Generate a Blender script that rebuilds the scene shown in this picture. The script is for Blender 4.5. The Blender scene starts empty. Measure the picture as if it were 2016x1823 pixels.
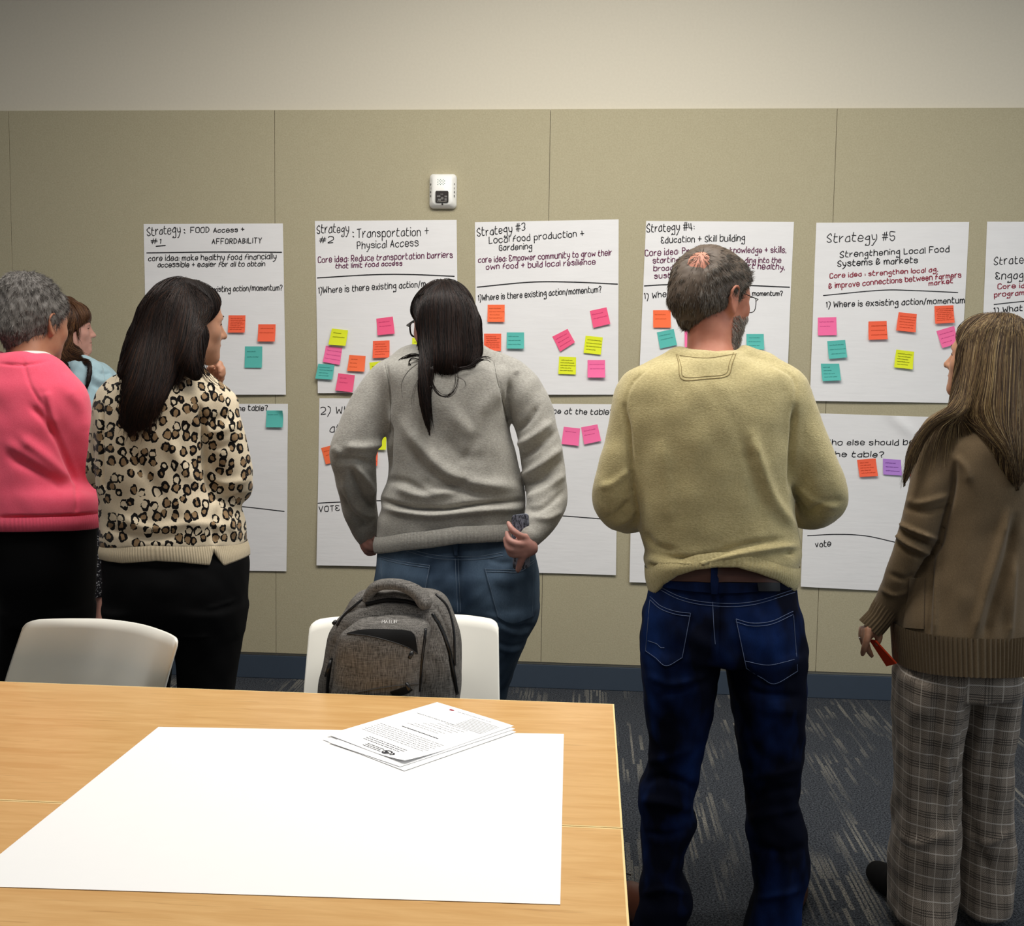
import bpy, bmesh, math, random
import numpy as np
from mathutils import Vector, Matrix
from mathutils.bvhtree import BVHTree
random.seed(7)
SC = bpy.context.scene
COL = SC.collection
PI = math.pi

# ---------------------------------------------------------------- camera
IW, IH = 2016, 1823
FPX, PITCH, YAW, ROLL = 2106.5, 0.08105, 0.07261, 0.01497
CAM = np.array([2.6385, -4.7595, 1.408])
_cp, _sp, _cy, _sy = math.cos(PITCH), math.sin(PITCH), math.cos(YAW), math.sin(YAW)
_f = np.array([-_sy*_cp, _cy*_cp, -_sp]); _r = np.array([_cy, _sy, 0.0]); _u = np.cross(_r, _f)
_cr, _sr = math.cos(ROLL), math.sin(ROLL)
RIGHT, UP, FWD = _cr*_r+_sr*_u, -_sr*_r+_cr*_u, _f
cam_d = bpy.data.cameras.new('camera'); cam = bpy.data.objects.new('camera', cam_d); COL.objects.link(cam)
cam_d.sensor_fit = 'HORIZONTAL'; cam_d.sensor_width = 36.0; cam_d.lens = FPX*36.0/IW
cam_d.clip_start = 0.05; cam_d.clip_end = 60
cam.matrix_world = Matrix(((RIGHT[0], UP[0], -FWD[0], CAM[0]), (RIGHT[1], UP[1], -FWD[1], CAM[1]),
                           (RIGHT[2], UP[2], -FWD[2], CAM[2]), (0, 0, 0, 1)))
SC.camera = cam

# ---------------------------------------------------------------- world, room lights, exposure
wd = bpy.data.worlds.new('world'); SC.world = wd; wd.use_nodes = True
wb = wd.node_tree.nodes['Background']; wb.inputs[0].default_value = (0.93, 0.96, 1.0, 1); wb.inputs[1].default_value = 0.155
def lamp(name, loc, size, power, col=(1, 0.96, 0.90), tgt=None, spread=180):
    d = bpy.data.lights.new(name, 'AREA'); d.shape = 'RECTANGLE'; d.size, d.size_y = size; d.energy = power; d.color = col
    d.spread = math.radians(spread)
    o = bpy.data.objects.new(name, d); COL.objects.link(o); o.location = loc
    if tgt is not None:
        o.rotation_euler = (Vector(tgt)-Vector(loc)).to_track_quat('-Z', 'Y').to_euler()
    return o
# rows of ceiling fittings: one washes the pin-up wall, the others hang over the tables
lamp('ceiling_lamp_wall', (2.6, -1.7, 3.4), (2.0, 0.4), 22, tgt=(2.6, 0, 1.0), spread=140)
lamp('ceiling_lamp_west', (1.0, -2.3, 3.3), (1.2, 0.5), 28)
lamp('ceiling_lamp_middle', (2.7, -2.3, 3.3), (1.2, 0.5), 41)
lamp('ceiling_lamp_east', (4.3, -2.3, 3.3), (1.2, 0.5), 28)
lamp('ceiling_lamp_tables', (3.0, -3.5, 3.3), (1.2, 0.5), 9, spread=120)
lamp('daylight_window', (6.0, -3.2, 1.9), (1.6, 1.6), 24, (0.80, 0.90, 1.0), tgt=(2.5, -0.5, 0.9))
SC.view_settings.view_transform = 'Standard'; SC.view_settings.look = 'None'
SC.view_settings.gamma = 1.0; SC.view_settings.use_curve_mapping = False
SC.view_settings.exposure = 0.0

# ---------------------------------------------------------------- helpers: pixels of the photograph to places in the room
def ray(px, py):
    return (px-IW/2)*RIGHT-(py-IH/2)*UP+FPX*FWD
def at(px, py, y):                      # on the upright plane at depth y
    d = ray(px, py); return CAM+d*((y-CAM[1])/d[1])
def flat(px, py, z):                    # on the level plane at height z
    d = ray(px, py); return CAM+d*((z-CAM[2])/d[2])
def proj(P):
    d = np.asarray(P)-CAM; z = d@FWD
    return np.stack([IW/2+FPX*(d@RIGHT)/z, IH/2-FPX*(d@UP)/z], -1)
def mpp(y):                             # metres per pixel at depth y
    return (y-CAM[1])/FPX

# ---------------------------------------------------------------- helpers: objects
def tag(o, label=None, cat=None, group=None, kind=None):
    if label: o['label'] = label
    if cat: o['category'] = cat
    if group: o['group'] = group
    if kind: o['kind'] = kind
    return o
def thing(name, label, cat, loc=(0, 0, 0), group=None):
    o = bpy.data.objects.new(name, None); COL.objects.link(o); o.location = [float(v) for v in loc]
    o.empty_display_size = 0.1
    return tag(o, label, cat, group)
def pub(name, V, F, m, parent=None, smooth=False, label=None):
    me = bpy.data.meshes.new(name)
    V = np.asarray(V, dtype=np.float64)
    if parent is not None:
        V = V-np.array(world_loc(parent))
    if isinstance(F, np.ndarray):
        n, k = F.shape
        me.vertices.add(len(V)); me.vertices.foreach_set('co', V.astype(np.float32).ravel())
        me.loops.add(n*k); me.loops.foreach_set('vertex_index', F.astype(np.int32).ravel())
        me.polygons.add(n); me.polygons.foreach_set('loop_start', np.arange(0, n*k, k, dtype=np.int32))
        me.update(calc_edges=True); me.validate()
    else:
        me.from_pydata([tuple(v) for v in V], [], F); me.update()
    if smooth: me.polygons.foreach_set('use_smooth', [True]*len(me.polygons))
    o = bpy.data.objects.new(name, me); COL.objects.link(o)
    for mm in (m if isinstance(m, (list, tuple)) else [m]): me.materials.append(mm)
    if parent is not None: o.parent = parent
    if label: o['label'] = label
    return o
def world_loc(o):
    p = np.array(o.location)
    while o.parent is not None:
        o = o.parent; p = p+np.array(o.location)
    return p
class MB:                                # collects shapes into one mesh
    def __init__(s): s.v = []; s.f = []
    def add(s, V, F):
        n = len(s.v); s.v.extend([tuple(map(float, v)) for v in V]); s.f.extend([tuple(i+n for i in f) for f in F]); return s
    def box(s, lo, hi):
        x0, y0, z0 = lo; x1, y1, z1 = hi
        return s.add([(x0, y0, z0), (x1, y0, z0), (x1, y1, z0), (x0, y1, z0), (x0, y0, z1), (x1, y0, z1), (x1, y1, z1), (x0, y1, z1)],
                     [(0, 3, 2, 1), (4, 5, 6, 7), (0, 1, 5, 4), (1, 2, 6, 5), (2, 3, 7, 6), (3, 0, 4, 7)])
    def tube(s, pts, r, seg=8, caps=True):
        pts = np.asarray(pts, float); n = len(pts); r = np.broadcast_to(np.asarray(r, float), (n,))
        T = np.gradient(pts, axis=0); T /= np.linalg.norm(T, axis=1, keepdims=True)+1e-12
        ref = np.array([0.13, 0.31, 0.94]) if abs(T[0, 2]) < 0.8 else np.array([1., 0.1, 0.05])
        N = np.cross(T, ref); N /= np.linalg.norm(N, axis=1, keepdims=True)+1e-12; B = np.cross(T, N)
        a = np.arange(seg)*2*PI/seg
        V = (pts[:, None]+r[:, None, None]*(np.cos(a)[None, :, None]*N[:, None]+np.sin(a)[None, :, None]*B[:, None])).reshape(-1, 3)
        F = [(i*seg+j, i*seg+(j+1) % seg, (i+1)*seg+(j+1) % seg, (i+1)*seg+j) for i in range(n-1) for j in range(seg)]
        if caps: F += [tuple(range(seg))[::-1], tuple((n-1)*seg+j for j in range(seg))]
        return s.add(V, F)
    def slab(s, poly, z0, z1):           # a level polygon with thickness
        n = len(poly); V = [(x, y, z0) for x, y in poly]+[(x, y, z1) for x, y in poly]
        return s.add(V, [tuple(range(n))[::-1], tuple(range(n, 2*n))]+[(i, (i+1) % n, n+(i+1) % n, n+i) for i in range(n)])
    def build(s, name, m, parent=None, smooth=False, label=None, bevel=0):
        o = pub(name, s.v, s.f, m, parent, smooth, label)
        if bevel:
            b = o.modifiers.new('bevel', 'BEVEL'); b.width = bevel; b.segments = 2; b.limit_method = 'ANGLE'
        return o
def smoothline(P, k=6, closed=False):    # Catmull-Rom through the points
    P = np.asarray(P, float)
    if len(P) < 3 and not closed: 
        t = np.linspace(0, 1, k*(len(P)-1)+1)
        return P[0]+(P[-1]-P[0])*t[:, None] if len(P) == 2 else P
    Q = np.vstack([P[-1:], P, P[:2]]) if closed else np.vstack([2*P[:1]-P[1:2], P, 2*P[-1:]-P[-2:-1]])
    out = []
    for i in range(1, len(Q)-2):
        p0, p1, p2, p3 = Q[i-1], Q[i], Q[i+1], Q[i+2]
        t = np.linspace(0, 1, k, endpoint=False)[:, None]
        out.append(0.5*((2*p1)+(-p0+p2)*t+(2*p0-5*p1+4*p2-p3)*t**2+(-p0+3*p1-3*p2+p3)*t**3))
    out = np.vstack(out)
    return out if closed else np.vstack([out, P[-1:]])

# ---------------------------------------------------------------- helpers: materials
def lin(c):
    if isinstance(c, str): c = tuple(int(c[i:i+2], 16)/255 for i in (0, 2, 4))
    return tuple(v/12.92 if v <= 0.04045 else ((v+0.055)/1.055)**2.4 for v in c)
class NT:
    def __init__(s, name, rough=0.6, spec=0.3, sheen=0.0):
        s.m = bpy.data.materials.new(name); s.m.use_nodes = True; s.t = s.m.node_tree; s.b = s.t.nodes['Principled BSDF']
        s.b.inputs['Roughness'].default_value = rough; s.b.inputs['Specular IOR Level'].default_value = spec
        if sheen: s.b.inputs['Sheen Weight'].default_value = sheen; s.b.inputs['Sheen Roughness'].default_value = 0.5
    def n(s, kind, **kw):
        nd = s.t.nodes.new(kind)
        for k, v in kw.items(): setattr(nd, k, v)
        return nd
    def put(s, sock, v):
        if v is None: return
        if hasattr(v, 'is_linked') or hasattr(v, 'links'): s.t.links.new(v, sock)
        else:
            try: sock.default_value = v
            except Exception: sock.default_value = (*v, 1) if len(v) == 3 else v
    def coord(s, scale=(1, 1, 1), rot=(0, 0, 0), kind='Object'):
        tc = s.n('ShaderNodeTexCoord'); mp = s.n('ShaderNodeMapping'); s.t.links.new(tc.outputs[kind], mp.inputs[0])
        mp.inputs['Scale'].default_value = scale; mp.inputs['Rotation'].default_value = rot
        return mp.outputs[0]
    def noise(s, vec, scale, detail=3, rough=0.55, dist=0.0):
        t = s.n('ShaderNodeTexNoise'); s.put(t.inputs['Vector'], vec); t.inputs['Scale'].default_value = scale
        t.inputs['Detail'].default_value = detail; t.inputs['Roughness'].default_value = rough; t.inputs['Distortion'].default_value = dist
        return t.outputs['Fac']
    def voro(s, vec, scale, feature='F1', out='Distance', rnd=1.0):
        t = s.n('ShaderNodeTexVoronoi', feature=feature); s.put(t.inputs['Vector'], vec); t.inputs['Scale'].default_value = scale
        t.inputs['Randomness'].default_value = rnd
        return t.outputs[out]
    def ramp(s, fac, stops, interp='LINEAR'):
        r = s.n('ShaderNodeValToRGB'); r.color_ramp.interpolation = interp; e = r.color_ramp.elements
        while len(e) < len(stops): e.new(0.5)
        for el, (p, c) in zip(e, stops):
            el.position = p; el.color = (*lin(c), 1) if not isinstance(c, (int, float)) else (c, c, c, 1)
        s.put(r.inputs[0], fac); return r.outputs[0]
    def math(s, op, a, b=0.0, c=None, clamp=False):
        m = s.n('ShaderNodeMath', operation=op, use_clamp=clamp); s.put(m.inputs[0], a); s.put(m.inputs[1], b)
        if c is not None: s.put(m.inputs[2], c)
        return m.outputs[0]
    def mix(s, fac, a, b, mode='MIX'):
        m = s.n('ShaderNodeMix', data_type='RGBA', blend_type=mode); s.put(m.inputs[0], fac)
        s.put(m.inputs[6], (*lin(a), 1) if isinstance(a, str) else a); s.put(m.inputs[7], (*lin(b), 1) if isinstance(b, str) else b)
        return m.outputs[2]
    def xyz(s, vec):
        x = s.n('ShaderNodeSeparateXYZ'); s.put(x.inputs[0], vec); return x.outputs
    def col(s, c): s.put(s.b.inputs['Base Color'], (*lin(c), 1) if isinstance(c, str) else c); return s
    def bump(s, h, strength=0.3, dist=0.002):
        b = s.n('ShaderNodeBump'); b.inputs['Strength'].default_value = strength; b.inputs['Distance'].default_value = dist
        s.put(b.inputs['Height'], h); s.t.links.new(b.outputs[0], s.b.inputs['Normal']); return s
def plain(name, c, rough=0.5, spec=0.3, var=0.06, scale=30, metal=0.0, sheen=0.0):
    t = NT(name, rough, spec, sheen); f = t.noise(t.coord(), scale)
    c = lin(c); a = tuple(min(1, v*(1-var)) for v in c)+(1,); b = tuple(min(1, v*(1+var)) for v in c)+(1,)
    t.col(t.mix(f, a, b)); t.b.inputs['Metallic'].default_value = metal
    return t.m
# ================================================================ THE SETTING
ZT, ZB, PT = 2.563, 0.1226, 0.018            # top and bottom of the fabric panels, their thickness
def mat_panel():
    t = NT('tackable_fabric', 0.95, 0.1); v = t.coord()
    n1 = t.noise(v, 160, 4, 0.7); n2 = t.noise(v, 26, 3)
    c = t.mix(n1, '968e72', 'c6bea2'); c = t.mix(t.math('MULTIPLY', n2, 0.5), c, 'a89f84')
    t.col(c).bump(n1, 0.35, 0.002); return t.m
def mat_wall():
    t = NT('wall_paint', 0.85, 0.15); n1 = t.noise(t.coord(), 90, 3); t.col(t.mix(n1, 'cdc6b4', 'd6cfbd')).bump(n1, 0.08, 0.001); return t.m
def mat_carpet():
    t = NT('carpet', 1.0, 0.05); v = t.coord()
    x = t.xyz(v)
    jit = t.noise(v, 60, 2)
    xx = t.math('ADD', x[0], t.math('MULTIPLY', jit, 0.004))
    def streak(wid, seg, thr, seed):
        cx = t.math('FLOOR', t.math('DIVIDE', xx, wid))
        wn = t.n('ShaderNodeTexWhiteNoise', noise_dimensions='1D'); t.put(wn.inputs['W'], t.math('ADD', cx, seed))
        off = t.math('MULTIPLY', wn.outputs[0], 7.0)
        cy = t.math('FLOOR', t.math('ADD', t.math('DIVIDE', x[1], seg), off))
        cb = t.n('ShaderNodeCombineXYZ'); t.put(cb.inputs[0], cx); t.put(cb.inputs[1], cy); cb.inputs[2].default_value = seed
        w2 = t.n('ShaderNodeTexWhiteNoise', noise_dimensions='3D'); t.put(w2.inputs['Vector'], cb.outputs[0])
        on = t.math('GREATER_THAN', w2.outputs[0], thr)
        fx = t.math('FRACT', t.math('DIVIDE', xx, wid))
        return t.math('MULTIPLY', on, t.math('LESS_THAN', fx, 0.62))
    s1 = streak(0.013, 0.28, 0.66, 3.0); s2 = streak(0.021, 0.17, 0.72, 11.0)
    area = t.ramp(t.noise(t.coord((1.0, 0.45, 1)), 4.2, 2), [(0.47, 0.0), (0.64, 1.0)])
    sp = t.ramp(t.noise(v, 210, 3, 0.9), [(0.44, 0.0), (0.58, 1.0)])
    st = t.math('MULTIPLY', t.math('MULTIPLY', t.math('MAXIMUM', s1, s2), area), sp)
    base = t.mix(t.ramp(t.noise(v, 170, 3, 0.95), [(0.40, 0.0), (0.66, 1.0)]), '0c0f14', '5c6066')
    c = t.mix(st, base, '8f8b80')
    t.col(c).bump(t.noise(v, 420, 2, 0.9), 0.5, 0.004); return t.m
M_PANEL, M_WALL, M_CARPET = mat_panel(), mat_wall(), mat_carpet()
M_BASE = plain('baseboard_vinyl', '3a4552', 0.55, 0.3, 0.05)
tag(MB().box((-2.2, -6.6, -0.1), (7.2, 0.3, 0)).build('floor', M_CARPET), 'dark grey carpet with pale streaks', 'floor', kind='structure')
tag(MB().box((-2.2, 0, 0), (7.2, 0.15, 4.0)).build('wall_back', M_WALL), 'off-white painted wall above the fabric panels', 'wall', kind='structure')
i = 0
for k in range(-2, 5):
    i += 1
    x0 = (k)*1.219+0.0008; x1 = (k+1)*1.219-0.0008
    tag(MB().box((x0, -PT, ZB), (x1, 0, ZT)).build('trim_%d' % i, M_PANEL, bevel=0.0012), 'beige fabric pin-up panel of the wall', 'wall panel', kind='structure')
tag(MB().box((-2.2, -0.010, 0), (7.2, 0, 0.108)).build('baseboard_back', M_BASE, bevel=0.003), 'dark blue-grey vinyl baseboard', 'baseboard', kind='structure')
# ================================================================ HANDWRITING
# stroke letters on a small grid: x 0..8, y 0 (descender) 3 (baseline) 7 (x-height) 9 (capital)
GL = {'a': '4637160413334445/474443', 'b': '0903/051747443313 04', 'c': '46370604133344', 'd': '46371604134345/4943', 'e': '0545463717050413 3344',
 'f': '39281703/0636', 'g': '4637160514344546/474130100011', 'h': '0903/051737 4643', 'i': '0703/0909', 'j': '2721 1001/2929', 'k': '0903/3705 43', 'l': '0903',
 'm': '0703/0517273633/3547576663', 'n': '0703/051737 4643', 'o': '2706041333 4446 3727', 'p': '0700/0617374644331304', 'q': '46371605143445/4740',
 'r': '0703/0516 2737', 's': '4637170635 44331304', 't': '1904132333/0737', 'u': '0704133344/4743', 'v': '07234 7'.replace(' ', ''), 'w': '0713365367', 'x': '0743/4703', 'y': '0714 34/47442 11000'.replace(' ', ''),
 'z': '07470343', 'A': '032943/0535', 'B': '0903/0929382616/2645341303', 'C': '4839190804134344', 'D': '0903/09294745 231303'.replace(' ', ''), 'E': '4819081625/2605041343 44', 'F': '0903/0949/0636', '$': '49090343/0636',
 'G': '48391908041343 46 26', 'I': '0903', 'J': '4944230304', 'K': '0903/490643', 'L': '090343', 'M': '0309366963', 'N': '03094349', 'O': '29080413 3344 48 3929', 'P': '0903/09394736 1606',
 'R': '0903/093947 361606/1643', 'S': '48391807163544331304', 'T': '0949/2923', 'U': '0904133344 49', 'V': '092349', 'W': '0913375369', 'Y': '092649/2623', 'X': '0943/4903',
 '1': '0819 13', '2': '08193948 460343', '3': '08193948362645341304', '4': '090555/3943', '5': '490906 3645 331304', '6': '39 060413 3445 3606',
 '#': '2913/4933/0757/0555', '+': '0646/2824', '&': '4403071819 3837 1504 13 2345', '?': '08193948 3625 24/2323', ':': '0606/0404', ',': '0302', '.': '0303', '/': '0239', ')': '0928 2501', '!': '0905/0303'}
GL = {k: [[(int(s[i]), int(s[i+1])) for i in range(0, len(s), 2)] for s in v.replace(' ', '').split('/')] for k, v in GL.items()}
ROUND = set('abcdefghjmnopqrsuyCDGJOPSRBU2356&?9)eE0')
def text_strokes(txt, rng, wob=0.25):
    out = []; x = 0.0
    for ch in txt:
        if ch == ' ': x += 3.2; continue
        g = GL.get(ch)
        if g is None: x += 3; continue
        w = max(p[0] for s in g for p in s); sc = rng.uniform(0.92, 1.08); dy = rng.uniform(-.25, .25); sl = rng.uniform(0.02, 0.10)
        for s in g:
            P = np.array([(x+px*sc+(py-3)*sl, (py-3)*sc+dy) for px, py in s], float)
            P += np.array([[rng.uniform(-wob, wob)*0.6, rng.uniform(-wob, wob)] for _ in s])
            if len(P) == 2 and abs(P[0]-P[1]).sum() < 0.6: P[1] = P[0]+(0.35, -0.25)
            out.append(smoothline(P, 4) if (ch in ROUND and len(P) > 2) else dense(P))
        x += w*sc+(2.1 if w > 0 else 1.9)
    return out, x-2.0
def dense(P):                            # keeps the pen width round a sharp corner
    return np.vstack([a+(b-a)*k for a, b in zip(P[:-1], P[1:]) for k in (0, .12, .88)]+[P[-1:]])
def ribbon(mb, P3, w, nrm):              # a flat pen stroke lying on a surface
    P3 = np.asarray(P3, float)
    if len(P3) < 2: return
    T = np.gradient(P3, axis=0); T /= np.linalg.norm(T, axis=1, keepdims=True)+1e-12
    S = np.cross(T, nrm); S /= np.linalg.norm(S, axis=1, keepdims=True)+1e-12
    e0, e1 = P3[0]-T[0]*w*0.45, P3[-1]+T[-1]*w*0.45
    V = np.vstack([[e0+S[0]*w*.25, e0-S[0]*w*.25], np.stack([P3+S*w/2, P3-S*w/2], 1).reshape(-1, 3), [e1+S[-1]*w*.25, e1-S[-1]*w*.25]])
    n = len(V)//2
    mb.add(V, [(2*i, 2*i+1, 2*i+3, 2*i+2) for i in range(n-1)])

# ================================================================ THE SHEETS ON THE WALL
def mat_sheet():
    t = NT('chart_paper', 0.8, 0.2); n = t.noise(t.coord((2.2, 1, 7)), 3.0, 3); n2 = t.noise(t.coord((1.2, 1, 9)), 7.0, 2)
    t.col(t.mix(n, 'e2e1e0', 'ebeae9')).bump(t.math('ADD', n, n2), 0.10, 0.006); return t.m
M_SHEET = mat_sheet()
INK = {'k': plain('black_marker', '101014', 0.6, 0.2), 'p': plain('purple_marker', '5a1040', 0.6, 0.2), 'r': plain('dark_red_marker', '8a1c34', 0.6, 0.2)}
NOTE = {'orange': plain('orange_note_paper', 'f8744a', 0.8, 0.1, 0.02), 'coral': plain('coral_note_paper', 'f56a4c', 0.8, 0.1, 0.02), 'pink': plain('pink_note_paper', 'ee5f86', 0.8, 0.1, 0.02), 'rose': plain('bright_pink_note_paper', 'f472a4', 0.8, 0.1, 0.02),
        'teal': plain('teal_note_paper', '5db8ae', 0.8, 0.1, 0.02), 'yellow': plain('yellow_note_paper', 'e0e834', 0.8, 0.1, 0.02), 'purple': plain('purple_note_paper', 'b484d2', 0.8, 0.1, 0.02)}
NINK = {k: plain(k+'_note_ink', c, 0.7, 0.1) for k, c in dict(orange='c4542e', coral='b8442a', pink='c23c68', rose='c84c84', teal='3a827c', yellow='7c8218', purple='7c4c9a').items()}
def rim(V, bd, N):                        # the cut edge of a sheet, with corners of its own so that it stays crisp
    n = len(V); V.extend([V[a] for a in bd]); V.extend([V[N+a] for a in bd]); m = len(bd)
    return [(n+i, n+(i+1) % m, n+m+(i+1) % m, n+m+i) for i in range(m)]
class Sheet:
    def __init__(s, corners, label, curl=0.014, seed=0, lift0=0.0015, crumple=None):
        s.c = [np.array(at(x, y, -PT)) for x, y in corners]          # TL TR BR BL on the panels
        s.px = np.array(corners, float); s.curl, s.seed, s.l0, s.cr = curl, seed, lift0, crumple
        e1, e2 = s.px[1]-s.px[0], s.px[3]-s.px[0]
        nx, nz = 30, 36; V = []
        for k in (0, 1):
            for j in range(nz+1):
                for i in range(nx+1): V.append(s.p(i/nx, j/nz, -0.0004*k))
        N = (nx+1)*(nz+1); F = []
        for j in range(nz):
            for i in range(nx):
                a = j*(nx+1)+i; F.append((a, a+nx+1, a+nx+2, a+1)); F.append((N+a, N+a+1, N+a+nx+2, N+a+nx+1))
        bd = [i for i in range(nx+1)]+[j*(nx+1)+nx for j in range(1, nz+1)]+[nz*(nx+1)+i for i in range(nx-1, -1, -1)]+[j*(nx+1) for j in range(nz-1, 0, -1)]
        F += rim(V, bd, N)
        s.o = thing('chart_paper', label, 'paper', s.c[0]*0.5+s.c[1]*0.5, 'flip chart sheets on the wall')
        pub('sheet', V, F, M_SHEET, s.o, True)
        s.mb = {}
    def lift(s, u, v):
        a = s.seed*1.7
        l = s.l0+s.curl*v**2.2*(0.75+0.25*math.sin(2.1*u+a))+0.0018*v*math.sin(5*u+3*v+a)+0.0010*math.sin(9*v+2*u+a)*min(1, v*4)
        if s.cr:
            cu, cv, h = s.cr; q = (u-cu)*0.8-(v-cv)*1.2; l += h*math.exp(-(q/0.035)**2-((u-cu)**2+(v-cv)**2)/0.02)
        return l
    def p(s, u, v, extra=0.0):
        q = (s.c[0]*(1-u)+s.c[1]*u)*(1-v)+(s.c[3]*(1-u)+s.c[2]*u)*v
        return q+np.array([0, -s.lift(u, v)-extra, 0])
    def uv(s, px, py):
        q = at(px, py, -PT); u, v = 0.5, 0.5
        for _ in range(8):
            a = s.c[1]-s.c[0]; b = s.c[3]-s.c[0]; d = s.c[0]-s.c[1]-s.c[3]+s.c[2]
            P = s.c[0]+a*u+b*v+d*u*v; r = q-P; du = a+d*v; dv = b+d*u
            det = du[0]*dv[2]-du[2]*dv[0]
            u += (r[0]*dv[2]-r[2]*dv[0])/det; v += (du[0]*r[2]-du[2]*r[0])/det
        return u, v
    def pt(s, px, py, extra=0.0012):
        u, v = s.uv(px, py); return s.p(u, v, extra)
    def stroke(s, pts, w=2.0, ink='k'):
        ribbon(s.mb.setdefault(ink, MB()), [s.pt(*q) for q in pts], w*.92*mpp(-PT), np.array([0, -1., 0]))
    def line(s, pts, w=2.2, ink='k'): s.stroke(smoothline(pts, 8), w, ink)
    def text(s, txt, p0, p1, h, ink='k', w=1.65):
        rng = random.Random(txt+str(p0)); st, L = text_strokes(txt, rng); p0, p1 = np.array(p0, float), np.array(p1, float)
        ex = (p1-p0)/L; n = np.array([-(p1-p0)[1], (p1-p0)[0]]); n = -n/np.linalg.norm(n)*h*.86/6.2
        for P in st: s.stroke([p0+ex*x+n*y for x, y in P], w, ink)
    def done(s):
        for k, mb in s.mb.items():
            mb.build('handwriting', INK[k], s.o, label={'k': None, 'p': 'dark purple marker handwriting', 'r': 'dark red marker handwriting'}[k])
s1 = Sheet([(283, 441), (557, 440), (564, 777), (290, 777)], 'white flip chart sheet headed Strategy #1 Food Access, upper sheet', seed=1)
s1.text('Strategy', (290.5, 464.6), (356, 458.6), 19); s1.line([(363, 452), (364.2, 453)]); s1.line([(363.3, 458), (364.5, 459)]); s1.text('#1', (298, 480), (317, 479), 11); s1.line([(308, 485), (326, 483.3)])
s1.text('FOOD', (376, 458.6), (412, 457), 13); s1.text('Access +', (421, 458), (481, 456), 10.5); s1.text('AFFORDABILITY', (418, 480), (515, 478.5), 12)
s1.line([(289.5, 498), (420, 496.2), (554.7, 496.7)]); s1.text('core idea: make healthy food financially', (293, 513.6), (544, 509.8), 12.5); s1.text('accessible + easier for all to obtain', (311, 525.7), (522, 523.8), 11)
s1.text('1) Where is there', (294, 582), (406, 574), 13); s1.text('existing action/momentum?', (417, 574.4), (556, 570.8), 12); s1.done()
s1b = Sheet([(288, 795), (567, 795), (565, 1124), (291, 1120)], 'white flip chart sheet below the Strategy #1 sheet, lower left', seed=2)
s1b.text('2) Who else should be at the table?', (302, 810), (527, 807.5), 12); s1b.line([(295, 990), (420, 992), (487, 998), (560, 1006.5)], 1.8); s1b.text('VOTE', (300, 1010), (340, 1011), 12); s1b.done()
s2 = Sheet([(620, 435), (899, 433), (903, 774), (627, 774)], 'white flip chart sheet headed Strategy #2 Transportation, upper sheet', seed=3)
s2.text('Strategy', (624.6, 459.6), (687, 457), 19); s2.line([(695, 457), (696.2, 458)]); s2.line([(695.4, 465.5), (696.6, 466.5)]); s2.text('#2', (629, 478), (656, 478), 14); s2.text('Transportation +', (704, 468), (844, 463), 19); s2.text('Physical Access', (703.6, 489.8), (824, 484), 16)
s2.text('Core idea: Reduce transportation barriers', (627, 517), (891, 506.5), 13.5, 'p'); s2.text('that limit food access', (661.5, 528.5), (792, 522), 10.5, 'p')
s2.line([(625.4, 547.2), (733, 541), (808, 540.5), (894.4, 544)]); s2.text('1)Where is there existing action/m', (628, 578), (838, 564), 14); s2.done()
s2b = Sheet([(629, 784), (905, 785), (904, 1117), (624.5, 1112)], 'white flip chart sheet with VOTE box, below the Strategy #2 sheet', seed=4)
s2b.text('2) Who else should be', (632.5, 815.8), (862, 806), 17); s2b.text('at the table?', (650, 850), (780, 846), 17); s2b.line([(627, 990), (668, 988), (735, 985.4), (880, 986)], 1.8); s2b.text('VOTE', (629.4, 1007.7), (669, 1004), 13); s2b.done()
s3 = Sheet([(935, 437.5), (1218, 432), (1217, 777), (938, 777)], 'white flip chart sheet headed Strategy #3 Local food production, upper sheet', seed=5)
s3.text('Strategy #3', (939.8, 464.8), (1034.6, 454.4), 18); s3.text('Local food production +', (963, 479), (1149.5, 465), 15); s3.text('Gardening', (983, 493), (1047, 489.8), 13)
s3.text('core idea: Empower community to grow their', (942, 517), (1204.5, 502.5), 13.5, 'p'); s3.text('own food + build local resilience', (957.5, 530.5), (1172, 520), 12.5, 'p')
s3.line([(939.8, 565.3), (1045, 555.5), (1128.5, 555.5), (1215.6, 559.5)]); s3.text('1)Where is there existing action/momentum?', (942, 592), (1183.7, 575), 13.5); s3.done()
s3b = Sheet([(934, 794), (1217, 796), (1212.5, 1131.5), (932, 1123)], 'white flip chart sheet with two pink notes, below the Strategy #3 sheet', seed=6)
s3b.text('2) Who else should be at the table?', (946, 811), (1207, 816), 12); s3b.line([(940, 1008), (1030, 1011), (1112, 1015.6), (1182, 1021), (1210, 1023)], 1.8); s3b.text('VOTE', (944, 1030), (985, 1031), 12); s3b.done()
s4 = Sheet([(1272, 435), (1563, 437), (1547.5, 778), (1257, 772)], 'white flip chart sheet headed Strategy #4 Education, upper sheet', seed=7)
s4.text('Strategy #4:', (1273, 456.6), (1366, 453), 18); s4.text('Education + Skill building', (1301.6, 478), (1466, 474), 14.5)
s4.text('Core idea: Pr', (1270.4, 504), (1356, 499), 14, 'p'); s4.text('knowledge + skills,', (1437, 498), (1547, 497), 13.5, 'p'); s4.text('starting', (1285.5, 518), (1336, 516), 12, 'p'); s4.text('ding into the', (1466, 517.3), (1537, 517.3), 12, 'p')
s4.text('broader', (1286.8, 533.4), (1341, 531), 12, 'p'); s4.text('rt healthy,', (1473, 528.5), (1544, 530.7), 13, 'p'); s4.text('sustain', (1288.6, 547.7), (1340, 546), 12, 'p')
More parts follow.
